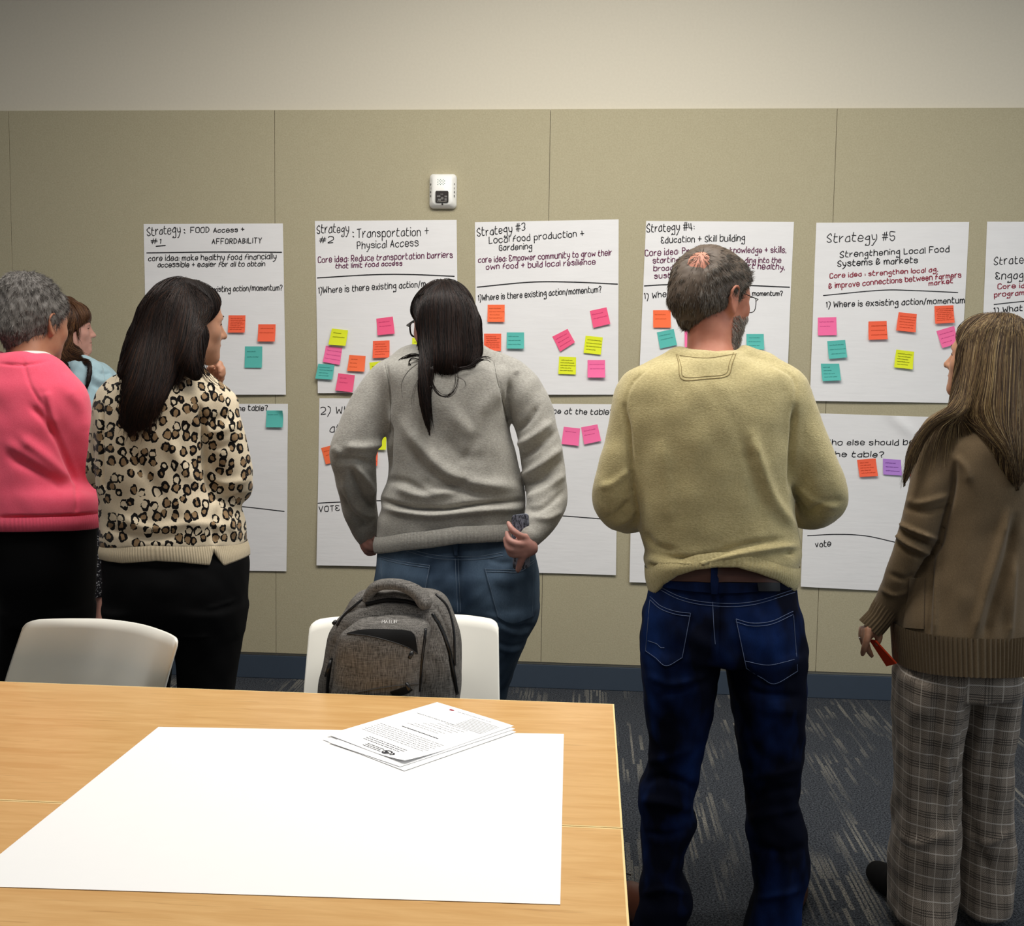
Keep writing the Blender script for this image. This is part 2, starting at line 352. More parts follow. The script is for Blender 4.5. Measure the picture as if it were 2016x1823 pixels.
s4.line([(1268.6, 563), (1313, 560.5), (1400, 559), (1482, 562.3), (1554, 565.5)]); s4.text('1) Where is', (1269, 589), (1345, 580), 13.5); s4.text('momentum?', (1481, 581.6), (1540, 581.6), 10); s4.done()
s4b = Sheet([(1247, 796), (1545, 802), (1529, 1155), (1239, 1145)], 'white flip chart sheet mostly behind the man, below the Strategy #4 sheet', seed=8); s4b.done()
s5 = Sheet([(1607, 438.5), (1908, 437), (1888, 793.5), (1593.4, 789)], 'white flip chart sheet headed Strategy #5 Strengthening Local Food, upper sheet', seed=9)
s5.text('Strategy #5', (1628, 477), (1761, 473), 20, w=1.6); s5.text('Strengthening Local Food', (1653.5, 506.5), (1868, 495.5), 13.5, w=1.7); s5.text('Systems & markets', (1649, 524), (1806, 517), 13, w=1.8)
s5.text('Core idea : strengthen local ag.', (1633.6, 547.5), (1845, 534.5), 10.5, 'r', 1.7); s5.text('& improve connections between farmers', (1632, 568), (1891.4, 545.5), 11.5, 'r', 1.7); s5.text('market', (1828.3, 562.7), (1875, 557.3), 11, 'r', 1.7)
s5.line([(1620.7, 581.8), (1731.4, 571.6), (1796.3, 572), (1884.9, 576)], 1.8); s5.text('1) Where is exsisting action/momentum', (1626.5, 605), (1898, 596), 13, w=1.7); s5.done()
s5b = Sheet([(1590, 813), (1873, 822), (1858, 1169), (1575.4, 1154)], 'white flip chart sheet with a vote box, below the Strategy #5 sheet', seed=10, crumple=(0.66, 0.05, 0.014))
s5b.text('2) Who else should be', (1597, 876), (1798, 875.5), 13, w=1.7); s5b.text('the table?', (1634, 898.5), (1739, 899.6), 12, w=1.7); s5b.line([(1589.6, 1054), (1647.8, 1051.5), (1702.6, 1054.3), (1757.5, 1066), (1848, 1087)], 1.7); s5b.text('vote', (1605, 1076.7), (1635, 1074), 13, w=1.7); s5b.done()
s6 = Sheet([(1943.3, 436.5), (2250, 437), (2226, 806), (1927, 800)], 'white flip chart sheet cut off by the right edge of the picture', seed=11)
s6.text('Strategy', (1956.3, 521.6), (2036, 516), 18, w=1.6); s6.text('Engagement', (1960, 549.8), (2072, 545), 17, w=1.7); s6.text('Core idea', (1964, 569), (2035, 565), 10.5, 'r', 1.7); s6.text('programs', (1957, 584.4), (2024, 580), 11, 'r', 1.7)
s6.line([(1956.3, 599.5), (2020, 593), (2110, 589), (2220, 592)], 1.8); s6.text('1) What', (1957, 617), (2012, 611), 13, w=1.7); s6.done()

# ================================================================ STICKY NOTES
def note(sh, q, colr, label, lines=3, dens=0.8, w=0.9, fold=False, ink=None, over=0.0):
    q = [np.array(p, float) for p in q]
    if len(q) == 2:                       # centre and half-size of an upright note
        (cx, cy), (hx, hy) = q; q = [np.array(p) for p in ((cx-hx, cy-hy), (cx+hx, cy-hy), (cx+hx, cy+hy), (cx-hx, cy+hy))]
    if len(q) == 3: q.append(q[0]+q[2]-q[1])
    rng = random.Random(label)
    curl = rng.uniform(0.006, 0.014)
    def P(u, v, e=0.0):
        c = (q[0]*(1-u)+q[1]*u)*(1-v)+(q[3]*(1-u)+q[2]*u)*v
        l = 0.0012+over+curl*v**1.8*(0.9+0.2*u)
        if fold and u+(1-v) > 1.55: l += (u+1-v-1.55)*0.03
        return sh.pt(c[0], c[1], l+e)
    n = 8; V = [P(i/n, j/n, e) for e in (0.0, -0.0004) for j in range(n+1) for i in range(n+1)]; N = (n+1)**2; F = []
    for j in range(n):
        for i in range(n):
            a = j*(n+1)+i; F += [(a, a+n+1, a+n+2, a+1), (N+a, N+a+1, N+a+n+2, N+a+n+1)]
    bd = list(range(n+1))+[j*(n+1)+n for j in range(1, n+1)]+[n*(n+1)+i for i in range(n-1, -1, -1)]+[j*(n+1) for j in range(n-1, 0, -1)]
    F += rim(V, bd, N)
    o = thing('sticky_note', label, 'sticky note', P(0.5, 0.0), 'sticky notes on the flip chart sheets')
    pub('note_paper', V, F, NOTE[colr], o, True)
    mb = MB()
    for k in range(lines):
        v = 0.13+0.74*(k+0.5)/max(lines, 3); u = rng.uniform(0.08, 0.16); end = rng.uniform(0.55, 0.92)*dens+0.1
        while u < end:
            wl = rng.uniform(0.10, 0.22); m = max(3, int(wl*22)); sc_ = []
            for i in range(m+1):
                tall = 1.9 if rng.random() < .22 else 1.0
                sc_.append((u+wl*i/m+rng.uniform(-.008, .012), v+.016*rng.uniform(.5, 1.2))); sc_.append((u+wl*(i+.45)/m, v-.018*tall*rng.uniform(.6, 1.2)))
            pts = [P(min(max(a_, .04), .96), min(max(b_, .05), .95), 0.0005) for a_, b_ in smoothline(np.array(sc_), 3)]
            ribbon(mb, pts, w*.72*mpp(0), np.array([0, -1., 0])); u += wl+0.05
    if mb.v: mb.build('handwriting', ink or NINK[colr], o)
B = INK['k']
note(s1, [(467.5, 638), (16.7, 17)], 'coral', 'coral note full of small writing, upper left note on the Strategy #1 sheet', 7, 0.95)
note(s1, [(526.5, 655.5), (17, 17)], 'coral', 'coral note with writing along its top, right note on the Strategy #1 sheet', 2, 1, ink=None)
note(s1, [(500.5, 703), (17, 21)], 'teal', 'tall teal note on the Strategy #1 sheet, under its two coral notes', 2, 0.7)
note(s1b, [(541.5, 824.5), (16.7, 16.5)], 'teal', 'teal note with a lifted corner beside the words the table, lower left sheet', 1, 0.6, fold=True)
note(s2, [(654.6, 646.8), (686.5, 650.4), (682.3, 681.2), (648.4, 678.5)], 'yellow', 'yellow note at the left of the Strategy #2 sheet, above the pink one', 2, 0.7, 1.2, over=0.006)
note(s2, [(741.3, 627.4), (773.6, 623.3), (778.2, 657), (744.5, 660.4)], 'pink', 'pink note highest on the Strategy #2 sheet, left of the glasses', 2, 0.8)
note(s2, [(642.3, 680.6), (674.6, 685.2), (670.5, 718.5), (637.1, 712.5)], 'rose', 'pink note tucked under the yellow one on the Strategy #2 sheet', 3, 0.9)
note(s2, [(688.6, 698.9), (720.5, 700.8), (719.2, 731.7), (685.1, 730)], 'orange', 'orange note with three short words, low middle of the Strategy #2 sheet', 3, 0.45)
note(s2, [(734.9, 671.2), (767.4, 670.2), (768.2, 703.9), (735.1, 705)], 'coral', 'dark orange note full of writing below the pink one on the Strategy #2 sheet', 5, 1)
note(s2, [(728.2, 714), (760.5, 709.8), (765, 741), (732, 746)], 'yellow', 'yellow note half hidden by the grey shoulder on the Strategy #2 sheet', 2, 0.9, 1.1)
note(s2, [(628.1, 716), (659.8, 718.5), (656.7, 747.3), (622.9, 745.2)], 'teal', 'teal note overhanging the left edge of the Strategy #2 sheet', 4, 0.9, over=0.004)
note(s2, [(667.1, 734.8), (699.6, 738.5), (696.3, 771.9), (662.5, 768.6)], 'pink', 'pink note at the bottom edge of the Strategy #2 sheet', 2, 0.6)
note(s2, [(829, 682), (17, 17)], 'yellow', 'yellow note behind the long dark hair on the Strategy #2 sheet', 2)
note(s2b, [(632.5, 882), (665, 873.5), (675, 905), (642.6, 914)], 'orange', 'tilted orange note by the grey elbow, lower sheet with VOTE', 2, 0.7)
note(s2b, [(745, 869), (16, 16)], 'yellow', 'yellow note glimpsed between the grey arm and back, lower sheet with VOTE', 2)
note(s2b, [(727, 900), (17, 16.5)], 'coral', 'orange note glimpsed inside the bent grey arm, lower sheet with VOTE', 3)
note(s3, [(977, 617), (16.8, 17)], 'orange', 'orange note highest at the left of the Strategy #3 sheet', 4, 0.95)
note(s3, [(970.2, 674), (16.8, 17.2)], 'coral', 'dark orange note with dense lines beside the teal one, Strategy #3 sheet', 7, 0.95)
note(s3, [(1015, 670.5), (17, 16)], 'teal', 'teal note on the Strategy #3 sheet', 3, 0.75)
note(s3, [(1161.2, 612.2), (1194.1, 605.1), (1201.4, 637.8), (1168.1, 645.8)], 'pink', 'pink note highest at the right of the Strategy #3 sheet', 2, 0.9)
note(s3, [(1087.4, 662.9), (1117.4, 647.6), (1132, 673.9), (1103, 692.5)], 'pink', 'strongly tilted pink note in the middle of the Strategy #3 sheet', 3, 0.8)
note(s3, [(1153, 660.8), (1186.8, 664.3), (1182.7, 698.3), (1148.9, 694.8)], 'yellow', 'yellow note on the right of the Strategy #3 sheet, between two pink notes', 4, 0.95, 1.1)
note(s3, [(1101, 701.8), (1134.3, 703.5), (1133.7, 737.3), (1099.3, 736.2)], 'yellow', 'yellow note below the tilted pink one on the Strategy #3 sheet', 5, 0.9, 1.1)
note(s3, [(1174, 726), (17.2, 17.3)], 'rose', 'pink note lowest at the right of the Strategy #3 sheet', 2, 0.9)
note(s3, [(977, 713), (1010, 715.5), (1008, 748), (975, 746)], 'coral', 'orange note peeking over the grey shoulder on the Strategy #3 sheet', 3)
note(s3b, [(1110, 840), (1142.2, 843.4), (1139.1, 877.4), (1105.6, 873.6)], 'rose', 'left pink note of the pair on the lower sheet beside the grey sleeve', 1, 0.9)
note(s3b, [(1144, 841.2), (1176.2, 835.3), (1183.5, 867.5), (1150.1, 874.7)], 'rose', 'right pink note of the pair on the lower sheet, nearer the man', 2, 0.95)
note(s4, [(1303, 628), (17.3, 17.2)], 'orange', 'orange note left of the man\'s head on the Strategy #4 sheet', 2, 0.9)
note(s4, [(1293, 654.3), (1326.3, 647.7), (1332.3, 679.3), (1299.3, 686.6)], 'teal', 'tilted teal note left of the man\'s neck on the Strategy #4 sheet', 2, 0.9)
note(s4, [(1365, 667), (17.5, 17)], 'rose', 'pink note almost hidden behind the man\'s neck', 2)
note(s4, [(1486, 673), (17, 15.5)], 'teal', 'teal note right of the man\'s beard on the Strategy #4 sheet', 3, 0.8)
note(s5, [(1609.6, 625.4), (1646, 624.4), (1646, 660), (1609.2, 660.7)], 'rose', 'pink note at the left edge of the Strategy #5 sheet', 2, 0.7)
note(s5, [(1628, 671.5), (1663.3, 669.4), (1665.9, 703.7), (1630.4, 707)], 'teal', 'upper of the two teal notes on the Strategy #5 sheet', 3, 0.9)
note(s5, [(1615.3, 715.8), (1651.4, 715.8), (1653.5, 748.7), (1617.4, 750.2)], 'teal', 'lower of the two teal notes on the Strategy #5 sheet', 4, 0.65)
note(s5, [(1709.1, 633), (1744.8, 632), (1745.4, 668), (1708.2, 669.4)], 'coral', 'leftmost coral note on the Strategy #5 sheet', 3, 0.95, 1.1)
note(s5, [(1768.6, 614.6), (1804.3, 618.5), (1800.2, 654.6), (1762.3, 650.8)], 'coral', 'middle coral note, slightly tilted, on the Strategy #5 sheet', 5, 0.85)
note(s5, [(1838.9, 602.7), (1876.3, 601), (1876.7, 635.6), (1838.9, 637.8)], 'coral', 'coral note full of writing just under the word momentum, Strategy #5 sheet', 7, 0.95)
note(s5, [(1842.8, 651.8), (1877.8, 641.7), (1885, 676.3), (1853, 685.4)], 'rose', 'tilted pink note by the blond woman\'s forehead, Strategy #5 sheet', 3, 0.75)
note(s5, [(1763.8, 688.2), (1798.9, 692.5), (1794.5, 727.1), (1758, 723.2)], 'yellow', 'yellow note on the Strategy #5 sheet', 5, 0.9, 1.1)
note(s5b, [(1686.8, 905), (1723.5, 902.2), (1726.8, 936.5), (1691.2, 938.4)], 'coral', 'coral note left of the purple one on the lower right sheet', 5, 0.85)
note(s5b, [(1737.7, 902.9), (1772.9, 905), (1774.6, 935.8), (1737.7, 933.6)], 'purple', 'purple note on the lower right sheet', 3, 0.8, 1.2)
note(s5b, [(1802, 920), (17, 16.5)], 'coral', 'coral note hidden behind the blond hair, right of the purple one', 3)
# ================================================================ FIRE ALARM ON THE WALL
M_ALARM = plain('white_alarm_plastic', 'f0efe8', 0.4, 0.4, 0.01)
M_DARK = plain('dark_strobe_glass', '3a3634', 0.15, 0.6, 0.3, 160)
M_CHROME = plain('strobe_reflector', 'b4b0aa', 0.2, 0.6, 0.2, 120, 0.8)
M_RED = plain('dark_alarm_lettering', '54504c', 0.5, 0.2)
def alarm():
    c = at(873, 377.5, -PT); m = mpp(-PT); hw, hh = 26.5*m, 33*m
    t = thing('fire_alarm', 'white fire alarm with strobe window on the beige panels', 'fire alarm', (c[0], -PT, c[2]))
    def rr(w, h, r, n=6):
        out = []
        for sx, sz, a0 in ((1, 1, 0), (-1, 1, 90), (-1, -1, 180), (1, -1, 270)):
            for i in range(n+1):
                a = math.radians(a0+90*i/n); out.append((sx*(w-r)+r*math.cos(a), sz*(h-r)+r*math.sin(a)))
        return out
    def lofty(mb, rings):
        base = []; n = len(rings[0][0])
        V = [(c[0]+x+dx, y, c[2]+z+dz) for pts, y, dx, dz in rings for x, z in pts]
        F = [(i*n+j, i*n+(j+1) % n, (i+1)*n+(j+1) % n, (i+1)*n+j) for i in range(len(rings)-1) for j in range(n)]
        F.append(tuple((len(rings)-1)*n+j for j in range(n))); mb.add(V, F)
    m1 = MB(); lofty(m1, [(rr(hw, hh, 0.018), -PT, 0, 0), (rr(hw, hh, 0.018), -PT-.012, 0, 0), (rr(hw*.97, hh*.97, 0.017), -PT-.020, 0, 0), (rr(hw*.76, hh*.86, .02), -PT-.034, 0, .002), (rr(hw*.70, hh*.82, .018), -PT-.037, 0, .002)])
    m1.build('housing', M_ALARM, t, True)
    d = MB(); lofty(d, [(rr(12.6*m, 11.2*m, .006), -PT-.036, -.0005, -12.5*m), (rr(12.6*m, 11.2*m, .006), -PT-.043, -.0005, -12.5*m), (rr(11.2*m, 9.8*m, .005), -PT-.046, -.0005, -12.5*m)])
    w = d.build('strobe_window', M_DARK, t)
    r = MB()
    for x0, x1, z0, z1 in ((-10, -3, -14, -10.5), (5, 10, -14.5, -11), (-8, -2, -21, -17), (-2, 3, -18.5, -14), (5, 9.5, -21, -16), (-9.5, 9.5, -22.5, -21.3), (-3, 2, -9, -7.5)):
        r.box((c[0]+x0*m, -PT-.0475, c[2]+z0*m), (c[0]+x1*m, -PT-.045, c[2]+z1*m))
    r.build('reflector', M_CHROME, w, bevel=0.001)
    g = MB()
    for i in range(6):
        for j in range(5):
            if (i+j) % 2 == 0:
                x, z = c[0]+(-9.3+i*2.6)*m, c[2]+(10.5+j*2.3)*m; g.box((x, -PT-.0385, z), (x+1.4*m, -PT-.036, z+1.3*m))
    g.build('sounder_grille', plain('grille_green', '7f9a90', 0.5), t)
    s = MB(); a = np.arange(12)*PI/6
    s.add([(c[0]+0.5*m+1.9*m*math.cos(q), y, c[2]-26.5*m+1.9*m*math.sin(q)) for y in (-PT-.034, -PT-.039) for q in a], [tuple(range(12, 24))]+[(i, (i+1) % 12, 12+(i+1) % 12, 12+i) for i in range(12)])
    s.build('screw', M_DARK, t)
    for sx in (-1, 1):
        L = MB()
        for k, ch in enumerate('FIRE'):
            st, ln = text_strokes(ch, random.Random(1), 0.0)
            for P in st: ribbon(L, [(c[0]+sx*22.6*m+(x-2 if ch != 'I' else x)*0.55*m, -PT-.0287, c[2]+(9.5-k*7.2+y*0.62)*m) for x, y in P], 1.2*m, np.array([0, -1., 0]))
        L.build('lettering', M_RED, t, label='vertical FIRE lettering')
alarm()

# ================================================================ TABLES
TZ = 0.7425
def mat_wood():
    t = NT('maple_laminate', 0.33, 0.4); v = t.coord((1.0, 9.0, 9.0))
    g = t.noise(v, 5.5, 4, 0.6, 0.7); f = t.noise(t.coord((3, 60, 60)), 8, 3, 0.6); w = t.noise(t.coord((0.8, 3, 1)), 2.0, 2)
    c = t.mix(t.ramp(g, [(0.35, 0.0), (0.65, 1.0)]), 'c99a5e', 'dbb176'); c = t.mix(t.math('MULTIPLY', f, 0.45), c, 'b9864c'); c = t.mix(t.math('MULTIPLY', w, 0.35), c, 'e0b87e')
    dk = t.ramp(t.noise(t.coord((1.3, 22, 22)), 7, 2, 0.5, 0.5), [(0.66, 0.0), (0.75, 1.0)]); c = t.mix(t.math('MULTIPLY', dk, 0.35), c, '93652f')
    t.col(c).bump(f, 0.05, 0.0005); return t.m
M_WOOD = mat_wood(); M_EDGE = plain('light_maple_edge', 'f0d59a', 0.35, 0.4, 0.03)
M_LEGM = plain('silver_table_leg', '9a9c9e', 0.35, 0.5, 0.03, 20, 0.8)
def table(y1, y0, label):
    x0, x1 = 0.86, flat(1207, 1400, TZ)[0]+0.003
    t = thing('table', label, 'table', ((x0+x1)/2, (y0+y1)/2, 0), 'tables pushed together')
    e = 0.003
    MB().box((x0+e, y0+e, TZ-.028), (x1-e, y1-e, TZ)).build('tabletop', M_WOOD, t)
    b = MB(); b.box((x0, y0, TZ-.03), (x1, y0+e, TZ-.0002)); b.box((x0, y1-e, TZ-.03), (x1, y1, TZ-.0002)); b.box((x0, y0+e, TZ-.03), (x0+e, y1-e, TZ-.0002)); b.box((x1-e, y0+e, TZ-.03), (x1, y1-e, TZ-.0002))
    b.build('edge_band', M_EDGE, t)
    for xx in (x0+.10, x1-.10):
        MB().tube([(xx, (y0+y1)/2, 0.03), (xx, (y0+y1)/2, TZ-.03)], 0.03, 14).box((xx-.03, y0+.05, 0.0), (xx+.03, y1-.05, 0.035)).build('leg', M_LEGM, t, bevel=0.004)
table(-2.607, -3.2125, 'far maple table of the two, edge nearest the chairs'); table(-3.2150, -3.8205, 'near maple table of the two, at the bottom of the picture')
M_WHITE = plain('white_paper', 'f2f1ef', 0.75, 0.2, 0.01); 
def lying(name, label, pts, z, th, m, cat, wave=0.0, nx=24, ny=20, group=None):
    q = [flat(x, y, TZ)[:2] for x, y in pts]
    V = []
    for k in (0, 1):
        for j in range(ny+1):
            for i in range(nx+1):
                u, v = i/nx, j/ny; p = (q[0]*(1-u)+q[1]*u)*(1-v)+(q[3]*(1-u)+q[2]*u)*v
                h = z+th*k+wave*(math.sin(3*u+5*v)*0.5+0.5)*(math.sin(PI*u)*math.sin(PI*v))
                V.append((p[0], p[1], h))
    N = (nx+1)*(ny+1); F = []
    for j in range(ny):
        for i in range(nx):
            a = j*(nx+1)+i; F += [(a, a+1, a+nx+2, a+nx+1), (N+a, N+a+nx+1, N+a+nx+2, N+a+1)]
    bd = list(range(nx+1))+[j*(nx+1)+nx for j in range(1, ny+1)]+[ny*(nx+1)+i for i in range(nx-1, -1, -1)]+[j*(nx+1) for j in range(ny-1, 0, -1)]
    F += [f[::-1] for f in rim(V, bd, N)]
    return tag(pub(name, V, F, m, None, True), label, cat, group)
lying('blank_paper', 'big blank white sheet lying across both wooden tables', [(312, 1432), (1110, 1446), (1103, 1782), (-77, 1745)], TZ+.0006, .0005, M_WHITE, 'paper', 0.0012)
# ================================================================ SOFT SHAPES: distance fields turned into one continuous surface
def smin(a, b, k):
    if k <= 0: return np.minimum(a, b)
    h = np.clip(0.5+0.5*(b-a)/k, 0, 1)
    return b*(1-h)+a*h-k*h*(1-h)
class Field:
    def __init__(s): s.ops = []
    def add(s, fn, lo, hi, k=0.0, op='u'): s.ops.append((fn, np.asarray(lo, float), np.asarray(hi, float), k, op)); return s
    def chain(s, pts, rad, k=0.0, op='u', n=5, flaty=None):
        pts = np.asarray(pts, float); rad = np.asarray(rad, float)
        if len(pts) > 2 and n > 1:
            q = smoothline(np.hstack([pts, rad[:, None]]), n); pts, rad = q[:, :3], np.maximum(q[:, 3], 1e-4)
        A, Bp, ra, rb = pts[:-1], pts[1:], rad[:-1], rad[1:]
        fy = 1.0; yc = 0.0
        if flaty: yc, fy = flaty
        def fn(P):
            d = np.full(len(P), 9.0)
            if fy != 1.0: P = P.copy(); P[:, 1] = yc+(P[:, 1]-yc)*fy
            for a, b, r0, r1 in zip(A, Bp, ra, rb):
                if fy != 1.0: a = a.copy(); b = b.copy(); a[1] = yc+(a[1]-yc)*fy; b[1] = yc+(b[1]-yc)*fy
                ba = b-a; t = np.clip(((P-a)@ba)/max(ba@ba, 1e-12), 0, 1)
                d = np.minimum(d, np.sqrt(((P-a-t[:, None]*ba)**2).sum(1))-(r0+(r1-r0)*t))
            return d
        m = rad.max()*1.05; return s.add(fn, pts.min(0)-m, pts.max(0)+m, k, op)
    def ell(s, c, r, Rm=None, k=0.0, op='u'):
        c = np.asarray(c, float); r = np.asarray(r, float); Rm = np.eye(3) if Rm is None else Rm
        def fn(P):
            q = (P-c)@Rm; k0 = np.linalg.norm(q/r, axis=1); k1 = np.linalg.norm(q/r**2, axis=1)+1e-9
            return k0*(k0-1)/k1
        return s.add(fn, c-r.max(), c+r.max(), k, op)
    def loft(s, rows, y0, k=0.0, op='u', e=2.3, cap=0.012):      # rows: (py, x left, x right, depth behind, depth in front) or with an own y0
        R = []
        for r in rows:
            yy = y0+(r[5] if len(r) > 5 else 0.0); a, b = at(r[1], r[0], yy), at(r[2], r[0], yy)
            R.append(((a[2]+b[2])/2, (a[0]+b[0])/2, (b[0]-a[0])/2, r[3], r[4], yy))
        R = np.array(sorted(R)); zz = R[:, 0]
        if len(R) > 2:
            S = smoothline(R, 6); o = np.argsort(S[:, 0]); S = S[o]
        else: S = R
        z0, z1 = zz[0], zz[-1]; s.ring = (S, e, y0)
        def fn(P):
            z = P[:, 2]; g = [np.interp(z, S[:, 0], S[:, i]) for i in range(1, 6)]
            dx = np.abs(P[:, 0]-g[0])/g[1]; dyy = P[:, 1]-g[4]; b = np.where(dyy < 0, g[2], g[3]); q = np.abs(dyy)/b
            rr = (dx**e+q**e)**(1/e)+1e-9
            gx = dx**(e-1)/g[1]; gy = q**(e-1)/b
            gr = np.sqrt(gx*gx+gy*gy)/rr**(e-1)+1e-6
            d = np.where(rr > 0.3, (rr-1)/gr, -np.minimum(g[1], b)*0.7)
            dz = np.maximum(z0-z, z-z1)
            return smin(-d, -dz, cap)*-1 if cap > 0 else np.maximum(d, dz)
        lo = [(S[:, 1]-S[:, 2]).min(), (S[:, 5]-S[:, 3]).min(), z0]; hi = [(S[:, 1]+S[:, 2]).max(), (S[:, 5]+S[:, 4]).max(), z1]
        return s.add(fn, lo, hi, k, op)
    def eval(s, P):
        d = np.full(len(P), 1.0)
        for fn, lo, hi, k, op in s.ops:
            if op == 'cut':                                      # keep only where fn < 0
                d = np.maximum(d, fn(P)); continue
            mg = 0.03+2*k; m = np.all((P > lo-mg) & (P < hi+mg), axis=1)
            if not m.any(): continue
            v = fn(P[m])
            d[m] = smin(d[m], v, k) if op == 'u' else -smin(-d[m], v, k)
        return d
    def bounds(s):
        o = [q for q in s.ops if q[4] == 'u']
        return np.min([q[1] for q in o], 0)-0.02, np.max([q[2] for q in o], 0)+0.02
def surface(F, h, lo=None, hi=None, relax=1):
    b0, b1 = F.bounds(); lo = b0 if lo is None else np.asarray(lo, float); hi = b1 if hi is None else np.asarray(hi, float)
    H = 4*h; n = np.ceil((hi-lo)/H).astype(int)+1
    I = np.stack(np.meshgrid(*[np.arange(k) for k in n], indexing='ij'), -1).reshape(-1, 3)
    act = np.zeros(len(I), bool)
    for s0 in range(0, len(I), 400000):
        d = F.eval(lo+(I[s0:s0+400000]+0.5)*H); act[s0:s0+400000] = np.abs(d) < H*1.5
    I = I[act]; nb = len(I)
    o5 = np.stack(np.meshgrid(*[np.arange(5)]*3, indexing='ij'), -1).reshape(-1, 3)
    val = np.empty((nb, 125), np.float32)
    for s0 in range(0, nb, 4000):
        c = (I[s0:s0+4000, None]*4+o5[None]).reshape(-1, 3); val[s0:s0+4000] = F.eval(lo+c*h).reshape(-1, 125)
    val = val.reshape(nb, 5, 5, 5)
    dims = (n*4+8).astype(np.int64)
    key = lambda c: (c[..., 0]*dims[1]+c[..., 1])*dims[2]+c[..., 2]
    cor = [(a, b, c) for a in (0, 1) for b in (0, 1) for c in (0, 1)]
    vs = np.stack([val[:, a:a+4, b:b+4, c:c+4] for a, b, c in cor], -1)
    neg = vs < 0; mixed = neg.any(-1) & ~neg.all(-1); w = np.argwhere(mixed); cv = vs[mixed]
    cell = I[w[:, 0]]*4+w[:, 1:]
    acc = np.zeros((len(cell), 3)); cnt = np.zeros(len(cell))
    for i in range(8):
        for j in range(i+1, 8):
            ca, cb = np.array(cor[i]), np.array(cor[j])
            if np.abs(ca-cb).sum() != 1: continue
            va, vb = cv[:, i], cv[:, j]; m = (va < 0) != (vb < 0)
            t = np.where(m, va/np.where(va-vb == 0, 1, va-vb), 0)[:, None]
            acc += np.where(m[:, None], ca+(cb-ca)*t, 0); cnt += m
    V = lo+(cell+acc/cnt[:, None])*h
    ck = key(cell.astype(np.int64)); o = np.argsort(ck); cks = ck[o]
    def find(c):
        k = key(c); p = np.clip(np.searchsorted(cks, k), 0, len(cks)-1); ok = cks[p] == k; return o[p], ok
    Fs = []
    for ax in range(3):
        sl0 = [slice(0, 4)]*3; sl1 = list(sl0); sl1[ax] = slice(1, 5)
        a = val[(slice(None), *sl0)] < 0; b = val[(slice(None), *sl1)] < 0
        w = np.argwhere(a != b); 
        if not len(w): continue
        c = (I[w[:, 0]]*4+w[:, 1:]).astype(np.int64); inside = a[a != b]
        u, v = [(1, 2), (2, 0), (0, 1)][ax]; eu = np.eye(3, dtype=np.int64)[u]; ev = np.eye(3, dtype=np.int64)[v]
        q = [find(c-eu-ev), find(c-ev), find(c), find(c-eu)]
        ok = q[0][1] & q[1][1] & q[2][1] & q[3][1]
        f = np.stack([q[i][0] for i in range(4)], 1); f = np.where(inside[:, None], f, f[:, ::-1]); Fs.append(f[ok])
    Fq = np.vstack(Fs)
    for _ in range(relax): V = V+0.5*(neigh(V, Fq)-V)
    return V, Fq
def neigh(V, Fq):
    s = np.zeros_like(V); c = np.zeros(len(V))
    for i in range(4):
        np.add.at(s, Fq[:, i], V[Fq[:, (i+1) % 4]]+V[Fq[:, (i+3) % 4]]); np.add.at(c, Fq[:, i], 2)
    return s/np.maximum(c, 1)[:, None]
def normals(V, Fq):
    a = V[Fq[:, 2]]-V[Fq[:, 0]]; b = V[Fq[:, 3]]-V[Fq[:, 1]]; n = np.cross(a, b); N = np.zeros_like(V)
    for i in range(4): np.add.at(N, Fq[:, i], n)
    return N/(np.linalg.norm(N, axis=1, keepdims=True)+1e-12)
def seg_dist(Q, L):                      # distance of 2-D points to a polyline, and position along it
    best = np.full(len(Q), 1e9); tt = np.zeros(len(Q)); n = len(L)-1
    for i in range(n):
        a, b = L[i], L[i+1]; ba = b-a; t = np.clip(((Q-a)@ba)/max(ba@ba, 1e-9), 0, 1); d = np.linalg.norm(Q-a-t[:, None]*ba, axis=1)
        m = d < best; best[m] = d[m]; tt[m] = (i+t[m])/n
    return best, tt
def folds(V, Fq, items, side=-1):        # cloth folds: (polyline, width, height in metres); negative height is a crease
    N = normals(V, Fq); Q = proj(V); view = CAM-V; view /= np.linalg.norm(view, axis=1, keepdims=True)
    g = np.clip(((N*view).sum(1)-0.05)*3, 0, 1); D = np.zeros(len(V))
    for L, w, a in items:
        L = np.asarray(L, float); lo, hi = L.min(0)-3*w, L.max(0)+3*w
        m = np.all((Q > lo) & (Q < hi), axis=1) & (g > 0)
        if not m.any(): continue
        d, t = seg_dist(Q[m], smoothline(L, 5) if len(L) > 2 else L)
        D[m] += a*np.exp(-(d/w)**2)*np.clip(np.minimum(t, 1-t)*5+0.25, 0, 1)*g[m]
    return V+N*D[:, None]
def ripple(V, Fq, amp, scale, seed=0, stretch=(1, 1, 1)):
    rg = np.random.RandomState(seed); N = normals(V, Fq); D = np.zeros(len(V)); Vs = V*np.array(stretch)
    for i in range(10):
        k = rg.normal(size=3); k /= np.linalg.norm(k); f = 2*PI/scale*rg.uniform(0.6, 1.9)
        D += np.sin(Vs@k*f+rg.uniform(0, 6.3)+1.3*np.sin(Vs@np.roll(k, 1)*f*0.5))
    return V+N*(D*amp/3.2)[:, None]
def hemline(F, pts):                     # heights of a hem drawn in pixels on the back of a garment
    S, e, Y = F.ring; wx, wz = [], []
    for px, py in pts:
        yy = Y
        for _ in range(3):
            p = at(px, py, yy); g = [np.interp(p[2], S[:, 0], S[:, i]) for i in range(1, 6)]; yy = g[4]-g[2]*max(0, 1-min(1, abs((p[0]-g[0])/g[1]))**e)**(1/e)
        wx.append(p[0]); wz.append(p[2])
    return np.array(wx), np.array(wz)
